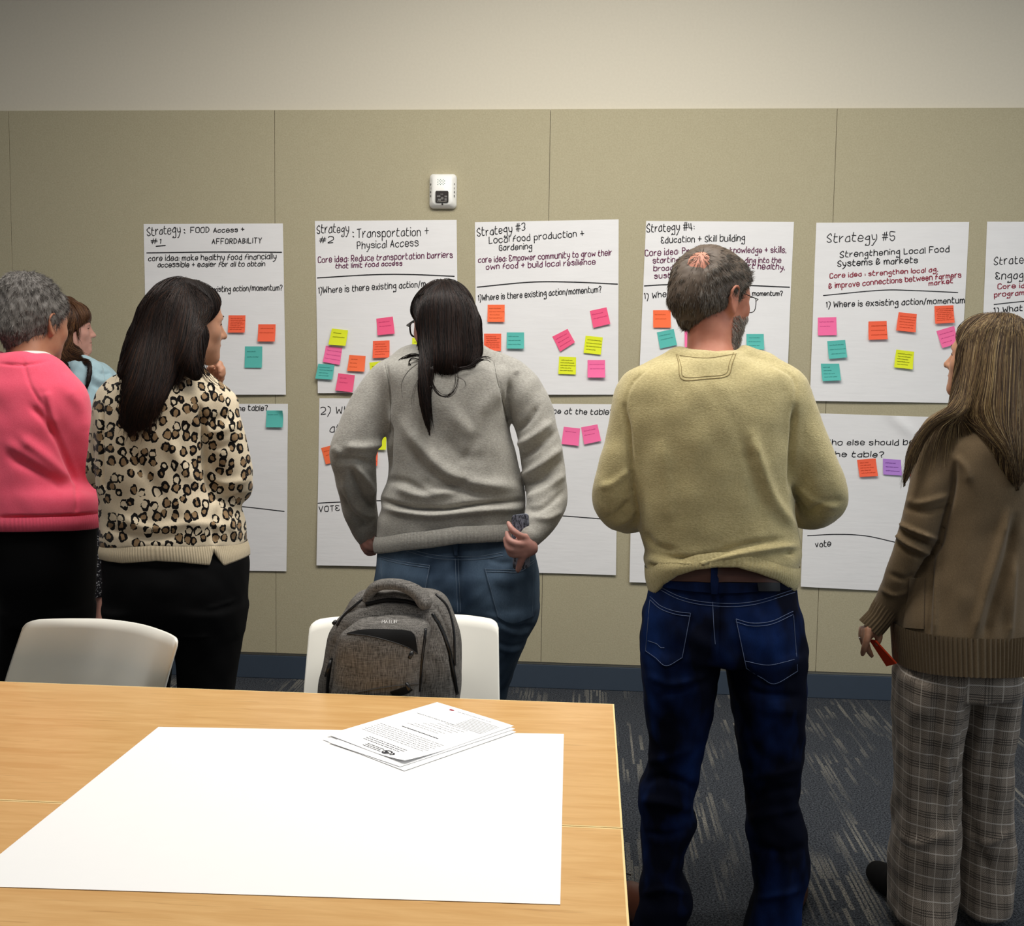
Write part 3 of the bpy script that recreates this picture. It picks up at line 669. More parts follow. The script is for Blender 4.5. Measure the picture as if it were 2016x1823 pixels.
def cut_hem(F, pts, up=0.0):
    wx, wz = hemline(F, pts); F.add(lambda P: np.interp(P[:, 0], wx, wz)+up-P[:, 2], (0,)*3, (0,)*3, op='cut')
def hem(name, F, top, bot, m, parent, grow=.003, ribs=0, amp=.0, n=8, bulge=.0025, label=None):
    S, e, Y = F.ring; tx, tz = hemline(F, top); bx, bz = hemline(F, bot); N = ribs*6 if ribs else 220
    a = np.linspace(0, 2*PI, N, endpoint=False); ca, sa = np.sign(np.cos(a))*np.abs(np.cos(a))**(2/e), np.sign(np.sin(a))*np.abs(np.sin(a))**(2/e)
    zm = (tz.mean()+bz.mean())/2; g = [np.interp(zm, S[:, 0], S[:, i]) for i in range(1, 6)]; x = g[0]+g[1]*ca; zt_, zb_ = np.interp(x, tx, tz), np.interp(x, bx, bz); rows = []
    for k in list(range(n+1))+[n, n-1]:
        z = zt_+(zb_-zt_)*k/n; g = [np.interp(z, S[:, 0], S[:, i]) for i in range(1, 6)]; gr = grow+bulge*math.sin(PI*k/n)+amp*np.cos(a*ribs)
        if len(rows) > n: gr = grow-.006
        rows.append(np.stack([g[0]+(g[1]+gr)*ca, g[4]+np.where(sa < 0, g[2]+gr, g[3]+gr)*sa, z+.0*x], 1))
    mb = MB(); mb.add(np.vstack(rows), [(j*N+i, j*N+(i+1) % N, (j+1)*N+(i+1) % N, (j+1)*N+i) for j in range(len(rows)-1) for i in range(N)])
    return mb.build(name, m, parent, True, label)
def tree(V, Fq): return BVHTree.FromPolygons([Vector(v) for v in V], [tuple(map(int, f)) for f in Fq])
def drop(bv, px, py, off=0.002):         # the place on a surface seen at a pixel, and its outward direction
    d = Vector(ray(px, py)).normalized(); hit, n, i, dist = bv.ray_cast(Vector(CAM), d)
    if hit is None: return None
    if n.dot(d) > 0: n = -n
    return np.array(hit)+np.array(n)*off, np.array(n)
def seam(mb, bv, pts, r=0.001, off=0.0005, k=6, dash=0, lift=None):
    P = [drop(bv, x, y, off) for x, y in smoothline(np.array(pts, float), k)]; run = []
    def flush():
        if len(run) > 1: mb.tube(run, r, 5)
    for i, q in enumerate(P):
        if q is None or (dash and i % dash == dash-1) or (run and np.linalg.norm(q[0]-run[-1]) > 0.06):
            flush(); run = []
        if q is not None and not (dash and i % dash == dash-1): run.append(q[0])
    flush()
def patch(bv, top, bottom, n=14, m=14, off=0.0025, th=0.002):    # a piece of cloth lying on a surface, between two pixel lines
    def rs(L, n):
        L = smoothline(np.array(L, float), 8); s = np.r_[0, np.cumsum(np.linalg.norm(np.diff(L, axis=0), axis=1))]; t = np.linspace(0, s[-1], n+1)
        return np.stack([np.interp(t, s, L[:, 0]), np.interp(t, s, L[:, 1])], 1)
    A, B_ = rs(top, n), rs(bottom, n); V, W = [], []; last = None
    for j in range(m+1):
        for i in range(n+1):
            p = A[i]+(B_[i]-A[i])*j/m; q = drop(bv, p[0], p[1], off)
            if q is None: q = last if last is not None else (at(p[0], p[1], -2), np.array([0, -1., 0]))
            last = q; V.append(q[0]); W.append(q[0]-q[1]*th)
    V = V+W; N = (n+1)*(m+1); F = []
    for j in range(m):
        for i in range(n):
            a = j*(n+1)+i; F += [(a, a+n+1, a+n+2, a+1), (N+a, N+a+1, N+a+n+2, N+a+n+1)]
    bd = list(range(n+1))+[j*(n+1)+n for j in range(1, m+1)]+[m*(n+1)+i for i in range(n-1, -1, -1)]+[j*(n+1) for j in range(m-1, 0, -1)]
    F += rim(V, bd, N)
    return V, F
# ---------------------------------------------------------------- heads
def rotm(yaw, pitch=0, roll=0):          # yaw right of straight-ahead (+y), pitch down, roll to the right shoulder; columns: right, forward, up
    a, b, c = math.radians(yaw), math.radians(pitch), math.radians(roll)
    Rz = np.array([[math.cos(a), math.sin(a), 0], [-math.sin(a), math.cos(a), 0], [0, 0, 1]])
    Rx = np.array([[1, 0, 0], [0, math.cos(b), math.sin(b)], [0, -math.sin(b), math.cos(b)]])
    Ry = np.array([[math.cos(c), 0, math.sin(c)], [0, 1, 0], [-math.sin(c), 0, math.cos(c)]])
    return Rz@Rx@Ry
class Head:
    def __init__(s, c, yaw, pitch=0, roll=0, sc=1.0): s.c = np.asarray(c, float); s.R = rotm(yaw, pitch, roll); s.s = sc
    def w(s, p): return s.c+s.R@(np.asarray(p, float)*s.s)
    def l(s, P): return ((np.asarray(P)-s.c)@s.R)/s.s
    def into(s, F, fem=True, nose=1.0, jaw=1.0):
        q = Field(); j = jaw
        q.ell((0, -.012, .036), (.0755, .096, .088))
        q.ell((0, .040, .040), (.063, .050, .058), k=.03)
        q.chain([(0, .030, -.01), (0, .048, -.05), (0, .066, -.088*j)], [.064, .052, .026 if fem else .032], k=.03)
        for e in (-1, 1):
            q.ell((e*.043, .020, -.058*j), (.020, .030, .028), k=.03)
            q.ell((e*.040, .062, -.018), (.024, .022, .024), k=.02)
            q.chain([(e*.012, .089, .020), (e*.030, .086, .026), (e*.047, .072, .020)], [.007, .010, .008], k=.012)
        q.chain([(0, .090, .018), (0, .101, -.005), (0, .1125*(0.5+0.5*nose), -.024)], [.008, .009, .0105], k=.012)
        for e in (-1, 1): q.ell((e*.0115, .099, -.028), (.008, .010, .0075), k=.008)
        q.ell((0, .083, -.090*j), (.020, .016, .016), k=.02)
        q.chain([(-.022, .082, -.056), (-.008, .0945, -.0525), (0, .0945, -.0535), (.008, .0945, -.0525), (.022, .082, -.056)], [.003, .0062, .006, .0062, .003], k=.006)
        q.chain([(-.019, .082, -.060), (0, .0935, -.0655), (.019, .082, -.060)], [.003, .0075, .003], k=.006)
        for e in (-1, 1):
            q.ell((e*.032, .098, .006), (.017, .016, .011), k=.010, op='s')
            q.ell((e*.031, .0765, .005), (.0135, .0125, .0125), k=.002)
            q.chain([(e*.018, .0865, .006), (e*.031, .0900, .0115), (e*.044, .0805, .006)], [.0022, .0032, .0022], k=.003)
        q.chain([(-.020, .090, -.0585), (0, .1015, -.0588), (.020, .090, -.0585)], [.0012, .0022, .0012], k=.002, op='s')
        for e in (-1, 1):
            tilt = rotm(0, -14, 0)
            q.ell((e*.077, -.010, .002), (.0075, .0185, .031), tilt, k=.006)
            q.chain([(e*.080, .004, .012), (e*.086, -.004, .030), (e*.088, -.022, .028), (e*.087, -.029, .008), (e*.082, -.018, -.018), (e*.078, -.006, -.028)], [.003, .0036, .004, .0038, .0045, .006], k=.003)
            q.ell((e*.0865, -.008, .002), (.006, .010, .016), tilt, k=.004, op='s')
        fn = lambda P: q.eval(s.l(P))*s.s
        m = .155*s.s; F.add(fn, s.c-m, s.c+m, k=.012); return s
def capfield(H, grow, hairline, extra=None, hole=None):     # close-cropped hair over the skull
    q = Field(); q.ell((0, -.014, .036), (.0755+grow, .096+grow, .088+grow)); q.ell((0, .036, .042), (.064+grow, .050+grow, .058+grow), k=.03)
    if extra: extra(q)
    hz, hy = np.array(hairline).T
    F = Field()
    def fn(P):
        l = H.l(P); d = q.eval(l)
        if hole is not None: d = d+.015*np.exp(-(np.linalg.norm((l-np.array(hole[0]))/np.array(hole[1]), axis=1))**2)
        g = l[:, 1]-np.interp(l[:, 2], hz, hy)
        d = -smin(-d, -g, .008)
        return d*H.s
    F.add(fn, H.c-.17*H.s, H.c+.17*H.s); return F
def strands(name, roots, dirs, length, r, mats, parent, seed=0, droop=0.0, bend=0.3, seg=4, label=None):
    rg = np.random.RandomState(seed); n = len(roots); L = length*rg.uniform(0.6, 1.25, n)
    t = np.linspace(0, 1, seg+1); side = np.cross(dirs, rg.normal(size=(n, 3))); side /= np.linalg.norm(side, axis=1, keepdims=True)+1e-9
    P = roots[:, None]+dirs[:, None]*(L[:, None]*t)[..., None]+side[:, None]*(bend*L[:, None]*t**2*rg.uniform(-1, 1, n)[:, None])[..., None]
    P[..., 2] -= droop*(L[:, None]*t**2)
    return tubes(name, P, r*np.array([1, 1, .9, .65, .2])[np.linspace(0, 4, seg+1).round().astype(int)], mats, parent, rg, label)
def tubes(name, P, rad, mats, parent, rg, label=None, wsum=None):
    n, k, _ = P.shape; T = np.gradient(P, axis=1); T /= np.linalg.norm(T, axis=2, keepdims=True)+1e-12
    A = np.cross(T, np.array([.31, .52, .79])); A /= np.linalg.norm(A, axis=2, keepdims=True)+1e-12; Bn = np.cross(T, A)
    rad = np.broadcast_to(rad, (n, k))
    V = np.stack([P+rad[..., None]*(math.cos(q)*A+math.sin(q)*Bn) for q in (0, 2*PI/3, 4*PI/3)], 2).reshape(-1, 3)
    base = (np.arange(n)*k*3)[:, None, None]+(np.arange(k-1)*3)[None, :, None]+np.zeros((1, 1, 3), int); j = np.arange(3)[None, None]; j2 = (j+1) % 3
    F = np.stack([base+j, base+j2, base+3+j2, base+3+j], -1).reshape(-1, 4)
    o = pub(name, V, F, mats, parent, True, label)
    if isinstance(mats, (list, tuple)) and len(mats) > 1:
        w = rg.choice(len(mats), n, p=wsum); o.data.polygons.foreach_set('material_index', np.repeat(w, (k-1)*3).astype(np.int32))
    return o
def pick(V, Fq, n, mask=None, seed=0):   # places spread over a surface, with normals
    rg = np.random.RandomState(seed); N = normals(V, Fq); c = V[Fq].mean(1); ar = np.linalg.norm(np.cross(V[Fq[:, 2]]-V[Fq[:, 0]], V[Fq[:, 3]]-V[Fq[:, 1]]), axis=1)
    if mask is not None: ar = ar*mask(c)
    i = rg.choice(len(Fq), n, p=ar/ar.sum()); u = rg.uniform(0, 1, (n, 2))
    q = Fq[i]; p = (V[q[:, 0]]*(1-u[:, :1])+V[q[:, 1]]*u[:, :1])*(1-u[:, 1:])+(V[q[:, 3]]*(1-u[:, :1])+V[q[:, 2]]*u[:, :1])*u[:, 1:]
    return p, N[q].mean(1)
def flow(name, V, Q, bv, crown, n, r, mats, parent, seed=0, step=.010, k=14, lift=(.0005, .004), mask=None, wsum=None, jit=.25, label=None, grav=1.0):
    # strands combed over a hair shape: away from the crown, then down with gravity
    rg = np.random.RandomState(seed); p, nn = pick(V, Q, n, mask, seed); L = rg.uniform(*lift, n); J = rg.normal(0, jit, (n, 3)); out = []
    P = np.empty((n, k, 3))
    for i in range(n):
        x, nr = p[i], nn[i]; lf = L[i]; w = rg.uniform(.7, 1.3)
        for j in range(k):
            P[i, j] = x+nr*lf*(1 if j else .2)
            o = x-crown; dist = np.linalg.norm(o); d = o/(dist+1e-6)*max(0, 1.25-dist*7)+np.array([0, 0, -grav])+J[i]*.35; d -= nr*(d@nr); d /= np.linalg.norm(d)+1e-9
            h, hn, _, _ = bv.find_nearest(Vector(x+d*step*w)); q = np.array(h); hn = np.array(hn)
            if hn@nr < 0: hn = -hn
            if np.linalg.norm(q-x) < step*.35: q = x+np.array([0, 0, -1])*step*.7; hn = nr
            x, nr = q, hn
    return tubes(name, P, r*np.interp(np.linspace(0, 1, k), [0, .15, .7, 1], [.5, 1, .9, .3]), mats, parent, rg, label, wsum)
def face_marks(t, hd, brow='3a2620', lip='9c5a56', lash='2a1a16'):
    mb = MB()
    for e in (-1, 1): mb.tube([hd.w((e*x, y, z)) for x, y, z in ((.018, .0875, .004), (.024, .0915, .0075), (.032, .0920, .0085), (.040, .0870, .0065), (.046, .0810, .002))], [.0008, .0014, .0016, .0014, .0006], 6)
    mb.build('eyelashes', plain('lash', lash, .7), t, True); mb = MB()
    for e in (-1, 1): mb.tube([hd.w((e*x, y, z)) for x, y, z in ((.014, .0985, .026), (.028, .0975, .032), (.042, .0850, .029), (.050, .0740, .024))], [.0016, .0024, .0022, .0008], 6)
    mb.build('eyebrows', plain('brow', brow, .7), t, True)
    if lip:
        mb = MB(); mb.tube([hd.w((x, y, z)) for x, y, z in ((-.022, .084, -.0575), (-.008, .0985, -.0535), (0, .0985, -.0545), (.008, .0985, -.0535), (.022, .084, -.0575))], [.0008, .0034, .0032, .0034, .0008], 8); mb.tube([hd.w((x, y, z)) for x, y, z in ((-.019, .084, -.0605), (0, .0985, -.0660), (.019, .084, -.0605))], [.0008, .0042, .0008], 8); mb.build('lips', plain('lip', lip, .5, .3), t, True)
# ---------------------------------------------------------------- skin, cloth and hair
def mat_skin(name, c, red):
    t = NT(name, 0.5, 0.35); n = t.noise(t.coord(), 38, 3); n2 = t.noise(t.coord(), 260, 2)
    t.col(t.mix(n, c, red)).bump(n2, 0.12, 0.0006); t.b.inputs['Subsurface Weight'].default_value = 0.12; t.b.inputs['Subsurface Radius'].default_value = (0.01, 0.004, 0.002)
    return t.m
def mat_cloth(name, a, b, scale=420, bump=0.3, dist=0.0012, sheen=0.15, stretch=(1, 1, 1), rough=0.9):
    t = NT(name, rough, 0.12, sheen); v = t.coord(stretch); n = t.noise(v, scale, 3, 0.7); n2 = t.noise(v, scale*0.12, 3)
    t.col(t.mix(t.math('ADD', t.math('MULTIPLY', n, 0.75), t.math('MULTIPLY', n2, 0.25)), a, b)).bump(n, bump, dist); return t.m
def mat_hair(name, c, rough=0.5, spec=0.22):
    rough, spec = 0.5, 0.22
    t = NT(name, rough, spec); n = t.noise(t.coord(), 150, 2); q = lin(c)
    t.col(t.mix(n, tuple(v*.75 for v in q)+(1,), tuple(min(1, v*1.3) for v in q)+(1,))); return t.m
# ================================================================ PEOPLE
def px3(L, y0): return [at(p[0], p[1], y0+(p[2] if len(p) > 2 else 0.0)) for p in L]
def shrink(rows, px, d): return [(r[0], r[1]+px, r[2]-px, r[3]-d, r[4]-d)+tuple(r[5:]) for r in rows]
def shoe(F, heel, toe, w=.047, h=.075):
    heel, toe = np.asarray(heel, float), np.asarray(toe, float); d = toe-heel
    F.chain([heel+d*.13+(0, 0, .040), heel+d*.35+(0, 0, .042), heel+d*.7+(0, 0, .034), heel+d*.88+(0, 0, .030)], [.040, .040, w, .034])
    F.chain([heel+d*.15+(0, 0, .075), heel+d*.42+(0, 0, .065)], [.038, .034], k=.02)
    z = heel[2]; F.add(lambda P: z+0.001-P[:, 2], heel-1, heel+1, op='cut'); return F
M_SKIN = mat_skin('skin_ruddy', 'c98a70', 'b06a54')
def man():
    Y = -2.10; t = thing('person', 'person in tan sweatshirt and dark jeans seen from behind, short grey hair', 'person', (flat(1418, 1845, 0)[0], Y, 0))
    # ---- body
    torso = [(702, 1338, 1462, .06, .05), (716, 1290, 1512, .08, .075), (740, 1240, 1556, .10, .09), (775, 1228, 1566, .115, .105), (815, 1229, 1565, .122, .12), (875, 1237, 1562, .125, .13), (934, 1243, 1560, .122, .135), (1000, 1251, 1562, .118, .14), (1060, 1262, 1576, .116, .145), (1088, 1270, 1579, .12, .147), (1106, 1268, 1573, .125, .147), (1135, 1273, 1569, .122, .14), (1165, 1277, 1565, .122, .138), (1195, 1277, 1565, .122, .138)]
    hd = Head(at(1399, 592, Y+.06), 47, 4, 2, 1.03)
    F = Field(); hd.into(F, False, jaw=1.04)
    F.chain(px3([(1400, 735, .0), (1397, 690, .015), (1396, 640, .03), (1398, 605, .05)], Y), [.072, .056, .053, .054], k=.03)
    F.loft(shrink(torso[1:], 16, .022), Y, k=.03)
    La = [(1255, 775, .0), (1234, 860, .0), (1217, 930, .0), (1212, 985, .03)]; Ra = [(1540, 765, .0), (1572, 840, .0), (1602, 905, .0), (1620, 975, .03)]
    F.chain(px3(La+[(1262, 1010, .16), (1330, 985, .29)], Y), [.052, .046, .042, .040, .036, .027], k=.02)
    F.chain(px3(Ra+[(1585, 1000, .16), (1500, 975, .29)], Y), [.052, .046, .042, .040, .036, .027], k=.02)
    for s, hx in ((1, 1352), (-1, 1478)):
        w = at(hx, 978, Y+.31); F.ell(w+(s*.03, .03, .005), (.045, .03, .022), k=.02)
        for i in range(4): F.chain([w+(s*.06, .035, .022-.014*i), w+(s*.10, .035, .026-.017*i), w+(s*.118, .015, .022-.016*i)], [.010, .009, .0075], k=.006)
        F.chain([w+(s*.02, .02, .02), w+(s*.055, .0, .035), w+(s*.085, .0, .03)], [.012, .010, .008], k=.006)
    F.loft([(1120, 1305, 1540, .09, .10), (1220, 1300, 1545, .10, .09), (1300, 1300, 1545, .08, .08)], Y, k=.02)
    F.chain(px3([(1340, 1290), (1325, 1480, .0), (1312, 1560, .0), (1310, 1700, .03), (1305, 1815, .02)], Y), [.070, .052, .042, .040, .034], k=.03)
    F.chain(px3([(1502, 1290), (1512, 1480, .0), (1522, 1560, .0), (1530, 1700, .03), (1528, 1815, .02)], Y), [.070, .052, .042, .040, .034], k=.03)
    V, Q = surface(F, .0042); body = pub('body', V, Q, M_SKIN, t, True)
    # ---- hair, beard, glasses
    Hm = [mat_hair('hair_grey_brown', '584c41'), mat_hair('hair_dark_grey', '2b2420'), mat_hair('hair_silver', '8e8880')]
    bs = hd.l(drop(tree(V, Q), 1374, 510)[0])
    def nape(q): q.chain([(0, -.070, -.01), (0, -.064, -.034)], [.050, .040], k=.03); q.ell((0, -.05, .0), (.072, .05, .05), k=.02)
    C = capfield(hd, .0085, [(-.080, -.062), (-.055, -.044), (-.03, -.034), (-.004, -.020), (.004, .012), (.03, .022), (.06, .055), (.10, .085), (.14, .08)], nape, hole=(bs, (.042, .042, .042)))
    cv, cq = surface(C, .0042); cv = ripple(cv, cq, .0007, .03, 3); hair = pub('hair', cv, cq, [Hm[0]], t, True)
    crown = hd.w(bs+np.array((.0, .01, .02)))
    bald = lambda c: np.linalg.norm((hd.l(c)-bs)/np.array((.037, .037, .037)), axis=1)
    p, n = pick(cv, cq, 17000, lambda c: (bald(c) > 1.0)*1.0, seed=4); d = p-crown; d -= n*(d*n).sum(1)[:, None]; d /= np.linalg.norm(d, axis=1, keepdims=True)+1e-9
    l = hd.l(p); sil = np.clip((l[:, 0]-.03)*14, 0, 1)
    strands('hair_strands', p-n*.002, d*.995+n*.05, .020, .0005, [Hm[0], Hm[1], mat_hair('hair_ash', '6a5c4c'), Hm[2]], hair, 5, .15, .12)
    m = sil > .3; strands('grey_temple', p[m]-n[m]*.001, d[m]*.995+n[m]*.05, .016, .00055, [Hm[2], mat_hair('hair_mid_grey', '7d776f')], hair, 6, .1, label='silver grey hair at the temple')
    sp, sn = pick(V, Q, 380, lambda c: (np.linalg.norm((hd.l(c)-bs)/np.array((.034, .042, .034)), axis=1) < 1.05)*1.0, 7); sp, sn = sp[:110], sn[:110]
    dd = sp-crown; dd -= sn*(dd*sn).sum(1)[:, None]; dd /= np.linalg.norm(dd, axis=1, keepdims=True)+1e-9
    strands('thin_crown_hair', sp, dd*.9+sn*.25, .022, .0006, [Hm[0]], hair, 8)
    def jawmask(c):
        q = hd.l(c); return ((q[:, 2] < -.030-.35*np.maximum(0, .03-q[:, 1])) & (q[:, 2] > -.125) & (q[:, 1] > .002) & (q[:, 2]+.10 > -.9*(q[:, 1]-.0)-.02))*1.0
    bp, bn = pick(V, Q, 3600, jawmask, 9)
    dd = np.array([0, .0, -1.0])-bn*(-bn[:, 2:3]); dd /= np.linalg.norm(dd, axis=1, keepdims=True)+1e-9
    strands('beard', bp, dd*.75+bn*.65, .010, .0008, [mat_hair('beard_white', 'c8c2bc'), Hm[2]], t, 10, seg=3)
    # ---- sweatshirt
    S = Field(); S.loft(torso, Y, k=.02, e=2.35)
    hb_ = [(1230, 1163), (1277, 1162), (1300, 1150), (1330, 1134), (1370, 1122), (1410, 1117), (1450, 1117), (1490, 1128), (1530, 1142), (1564, 1161), (1610, 1163)]; ht_ = [(x, y-(30 if 1300 < x < 1540 else 42)) for x, y in hb_]
    cut_hem(S, hb_, .012)
    S.chain(px3([(1300, 752, .005), (1258, 785, .0), (1240, 860, -.005), (1222, 925, -.005), (1213, 985, .02), (1245, 1008, .14), (1325, 985, .27)], Y), [.060, .062, .058, .058, .060, .056, .042], k=.035)
    S.chain(px3([(1500, 742, .005), (1545, 775, .0), (1572, 845, -.005), (1602, 915, -.005), (1620, 978, .02), (1588, 1000, .14), (1500, 975, .27)], Y), [.060, .062, .058, .058, .060, .056, .042], k=.035)
    S.chain(px3([(1345, 724, .01), (1397, 730, -.02), (1452, 722, .01)], Y), [.052, .054, .052], k=.035)
    cn = at(1397, 640, Y+.03); S.ell(at(1398, 672, Y+.035), (.078, .085, .060), k=.01, op='s')
    sv, sq = surface(S, .0055)
    sv = ripple(sv, sq, .0016, .11, 11)
    sv = folds(sv, sq, [(L, w, a*1.6) for L, w, a in [([(1229, 800), (1240, 880), (1246, 960), (1256, 1040)], 5, -.010), ([(1565, 800), (1560, 880), (1557, 960)], 5, -.010),
        ([(1280, 720), (1242, 760), (1229, 810)], 3, -.0022), ([(1520, 718), (1562, 745), (1567, 800)], 3, -.0022),
        ([(1480, 860), (1500, 920), (1525, 985), (1568, 1045)], 11, .007), ([(1470, 880), (1485, 950), (1508, 1010)], 14, -.005), ([(1300, 860), (1310, 960), (1318, 1030)], 16, .004),
        ([(1285, 1088), (1340, 1100), (1400, 1092), (1470, 1072), (1540, 1062)], 5, -.006), ([(1300, 1110), (1380, 1108), (1450, 1092), (1530, 1078), (1568, 1075)], 6, .006),
        ([(1270, 1110), (1300, 1118), (1345, 1114)], 5, -.006), ([(1545, 1085), (1562, 1090)], 4, -.006), ([(1270, 1050), (1290, 1075), (1330, 1085)], 7, -.005), ([(1190, 1020), (1215, 1010), (1240, 985)], 6, -.004), ([(1205, 1035), (1235, 1022), (1252, 1000)], 6, .004),
        ([(1180, 960), (1210, 950), (1240, 925)], 7, .004), ([(1660, 985), (1620, 990), (1590, 1010)], 6, -.004), ([(1575, 960), (1600, 985), (1650, 1000)], 6, .004), ([(1590, 1010), (1570, 985), (1563, 955)], 4, -.006),
        ([(1320, 1118), (1400, 1104), (1480, 1112), (1555, 1138)], 3, -.002)]])
    Msw = mat_cloth('tan_fleece', '7e6c40', 'e6d9a4', 170, .5, .002, .3, (1, 1, 1.9))
    sw = pub('sweatshirt', sv, sq, Msw, t, True); hem('hem_band', S, ht_, hb_, Msw, sw, .001, 130, .0005, 8, .004)
    bv = tree(sv, sq); mb = MB(); seam(mb, bv, [(1331, 697), (1336, 715), (1343, 747), (1390, 746), (1432, 740), (1442, 715), (1449, 696)], .0010, .0003)
    seam(mb, bv, [(1334, 697), (1341, 720), (1347, 742), (1390, 741), (1428, 736), (1436, 714), (1444, 694)], .0007, .0003); seam(mb, bv, [(1338, 700), (1390, 705), (1446, 697)], .0008, .0003)
    mb.build('yoke_stitching', plain('tan_stitch', '8a7a52', .9), sw)
    # ---- jeans
    J = Field(); tr = [(1100, 1290, 1552, .105, .118), (1118, 1284, 1558, .110, .12), (1161, 1278, 1568, .118, .12), (1213, 1266, 1580, .13, .115), (1265, 1260, 1587, .135, .11), (1310, 1262, 1588, .13, .105)]
    J.loft(tr[:-1]+[(1292, 1262, 1588, .128, .105)], Y, k=.02, e=2.5)
    J.loft([(1270, 1262, 1424, .125, .105), (1327, 1263, 1414, .12, .105), (1383, 1267, 1406, .11, .10), (1452, 1277, 1390, .095, .095), (1515, 1273, 1378, .085, .09), (1550, 1259, 1370, .085, .09), (1585, 1257, 1364, .08, .085), (1614, 1260, 1374, .085, .085), (1652, 1262, 1356, .08, .08), (1703, 1264, 1344, .08, .075), (1744, 1259, 1358, .08, .08), (1768, 1255, 1364, .082, .085), (1804, 1248, 1354, .08, .09), (1846, 1242, 1346, .08, .10)], Y, k=.008, e=2.4)
    J.loft([(1270, 1420, 1588, .125, .105), (1351, 1433, 1585, .118, .105), (1424, 1447, 1583, .108, .10), (1489, 1455, 1579, .095, .095), (1549, 1465, 1573, .085, .09), (1574, 1469, 1570, .082, .09), (1606, 1471, 1580, .085, .09), (1638, 1469, 1588, .085, .085), (1699, 1479, 1592, .08, .08), (1750, 1485, 1580, .08, .085), (1790, 1476, 1575, .08, .09), (1846, 1464, 1570, .08, .10)], Y, k=.008, e=2.4)
    jv, jq = surface(J, .0055); jv = ripple(jv, jq, .0022, .10, 12)
    jv = folds(jv, jq, [([(1265, 1545), (1300, 1530), (1350, 1545), (1372, 1560)], 9, -.008), ([(1262, 1575), (1310, 1580), (1366, 1595)], 10, .008), ([(1272, 1500), (1320, 1490), (1370, 1470)], 9, .006), ([(1470, 1575), (1510, 1560), (1570, 1550)], 9, -.008),
        ([(1475, 1612), (1520, 1600), (1580, 1590)], 10, .008), ([(1465, 1530), (1520, 1525), (1575, 1510)], 9, .006), ([(1415, 1320), (1380, 1345), (1300, 1370)], 8, -.007), ([(1435, 1330), (1490, 1365), (1570, 1372)], 8, -.009), ([(1440, 1360), (1500, 1395), (1575, 1400)], 12, .006),
        ([(1275, 1330), (1330, 1348), (1400, 1330)], 9, .006), ([(1268, 1640), (1320, 1645), (1360, 1630)], 8, -.006), ([(1480, 1660), (1540, 1680), (1588, 1665)], 9, -.006), ([(1265, 1760), (1310, 1750), (1358, 1762)], 7, .006), ([(1490, 1770), (1540, 1760), (1575, 1750)], 7, .006),
        ([(1418, 1120), (1418, 1200), (1416, 1300)], 4, -.005), ([(1545, 1660), (1550, 1740), (1545, 1820)], 9, .005)])
    tj = NT('dark_indigo_denim', .85, .1); v = tj.coord(); w = tj.noise(tj.coord((1, 1, .55)), 7.5, 3); wv = tj.noise(tj.coord((1, 1, .3)), 520, 2)
    c = tj.mix(tj.ramp(w, [(.46, 0.), (.70, 1.)]), '04081a', '122c60'); c = tj.mix(tj.math('MULTIPLY', wv, .4), c, '060914'); tj.col(c).bump(wv, .25, .0008)
    jn = pub('jeans', jv, jq, tj.m, t, True); jb = tree(jv, jq)
    Mth = plain('pale_denim_stitch', '56627e', .8); Mpk = tj.m
    for top, bot, line in (([(1279, 1174), (1300, 1192), (1330, 1203), (1361, 1207)], [(1270, 1282), (1290, 1296), (1312, 1312), (1344, 1296)], [(1275, 1262), (1292, 1268), (1300, 1275), (1308, 1276)]),
                           ([(1447, 1218), (1480, 1226), (1520, 1222), (1563, 1203)], [(1468, 1316), (1500, 1336), (1527, 1347), (1572, 1322)], [(1466, 1302), (1510, 1310), (1545, 1304), (1571, 1297)])):
        pv, pf = patch(jb, top, bot, 12, 12, .0028, .003); pk = pub('back_pocket', pv, pf, Mpk, jn, True); pb = tree_poly(pv, pf)
        mb = MB()
        for L in (top, [(a, b+6) for a, b in top], bot, [top[0], bot[0]], [top[-1], bot[-1]], line): seam(mb, pb, [(x*.97+.03*(top[0][0]+bot[-1][0])/2, y*.985+.015*(top[0][1]+bot[-1][1])/2) for x, y in L], .0008, .0005, 10)
        mb.build('stitching', Mth, pk)
    mb = MB()
    for L in ([(1284, 1146), (1340, 1175), (1405, 1187), (1480, 1185), (1565, 1160)], [(1284, 1152), (1340, 1181), (1405, 1193), (1480, 1191), (1565, 1166)]): seam(mb, jb, L, .0008, .0005, 12)
    seam(mb, jb, [(1403, 1185), (1405, 1230), (1408, 1268)], .0008, .0005, 12); mb.build('yoke_stitching', Mth, jn)
    wb_, wf = patch(jb, [(1284, 1141), (1340, 1145), (1405, 1147), (1480, 1148), (1563, 1145)], [(1284, 1150), (1340, 1161), (1405, 1167), (1480, 1166), (1565, 1159)], 24, 3, .005, .003)
    pub('waistband', wb_, wf, Mpk, jn, True)
    bl, bf = patch(jb, [(1300, 1119), (1340, 1119), (1405, 1119), (1450, 1119), (1550, 1121)], [(1300, 1142), (1340, 1144), (1405, 1146), (1450, 1146), (1550, 1147)], 30, 4, .006, .004)
    pub('belt', bl, bf, plain('brown_leather_belt', '4a2f26', .5, .3), t, True, label='dark brown leather belt')
    ll, lf = patch(jb, [(1399, 1119), (1410, 1119)], [(1400, 1168), (1410, 1168)], 2, 10, .011, .003); pub('belt_loop', ll, lf, Mpk, jn, True)
    ll, lf = patch(jb, [(1490, 1147), (1530, 1147)], [(1492, 1163), (1530, 1163)], 6, 3, .011, .003); pub('patch_label', ll, lf, plain('black_leather_patch', '15161a', .5), jn, True, label='dark leather patch')
    # ---- shoes, glasses
    Ms = plain('brown_shoe_leather', '4c2818', .45, .35, .15)
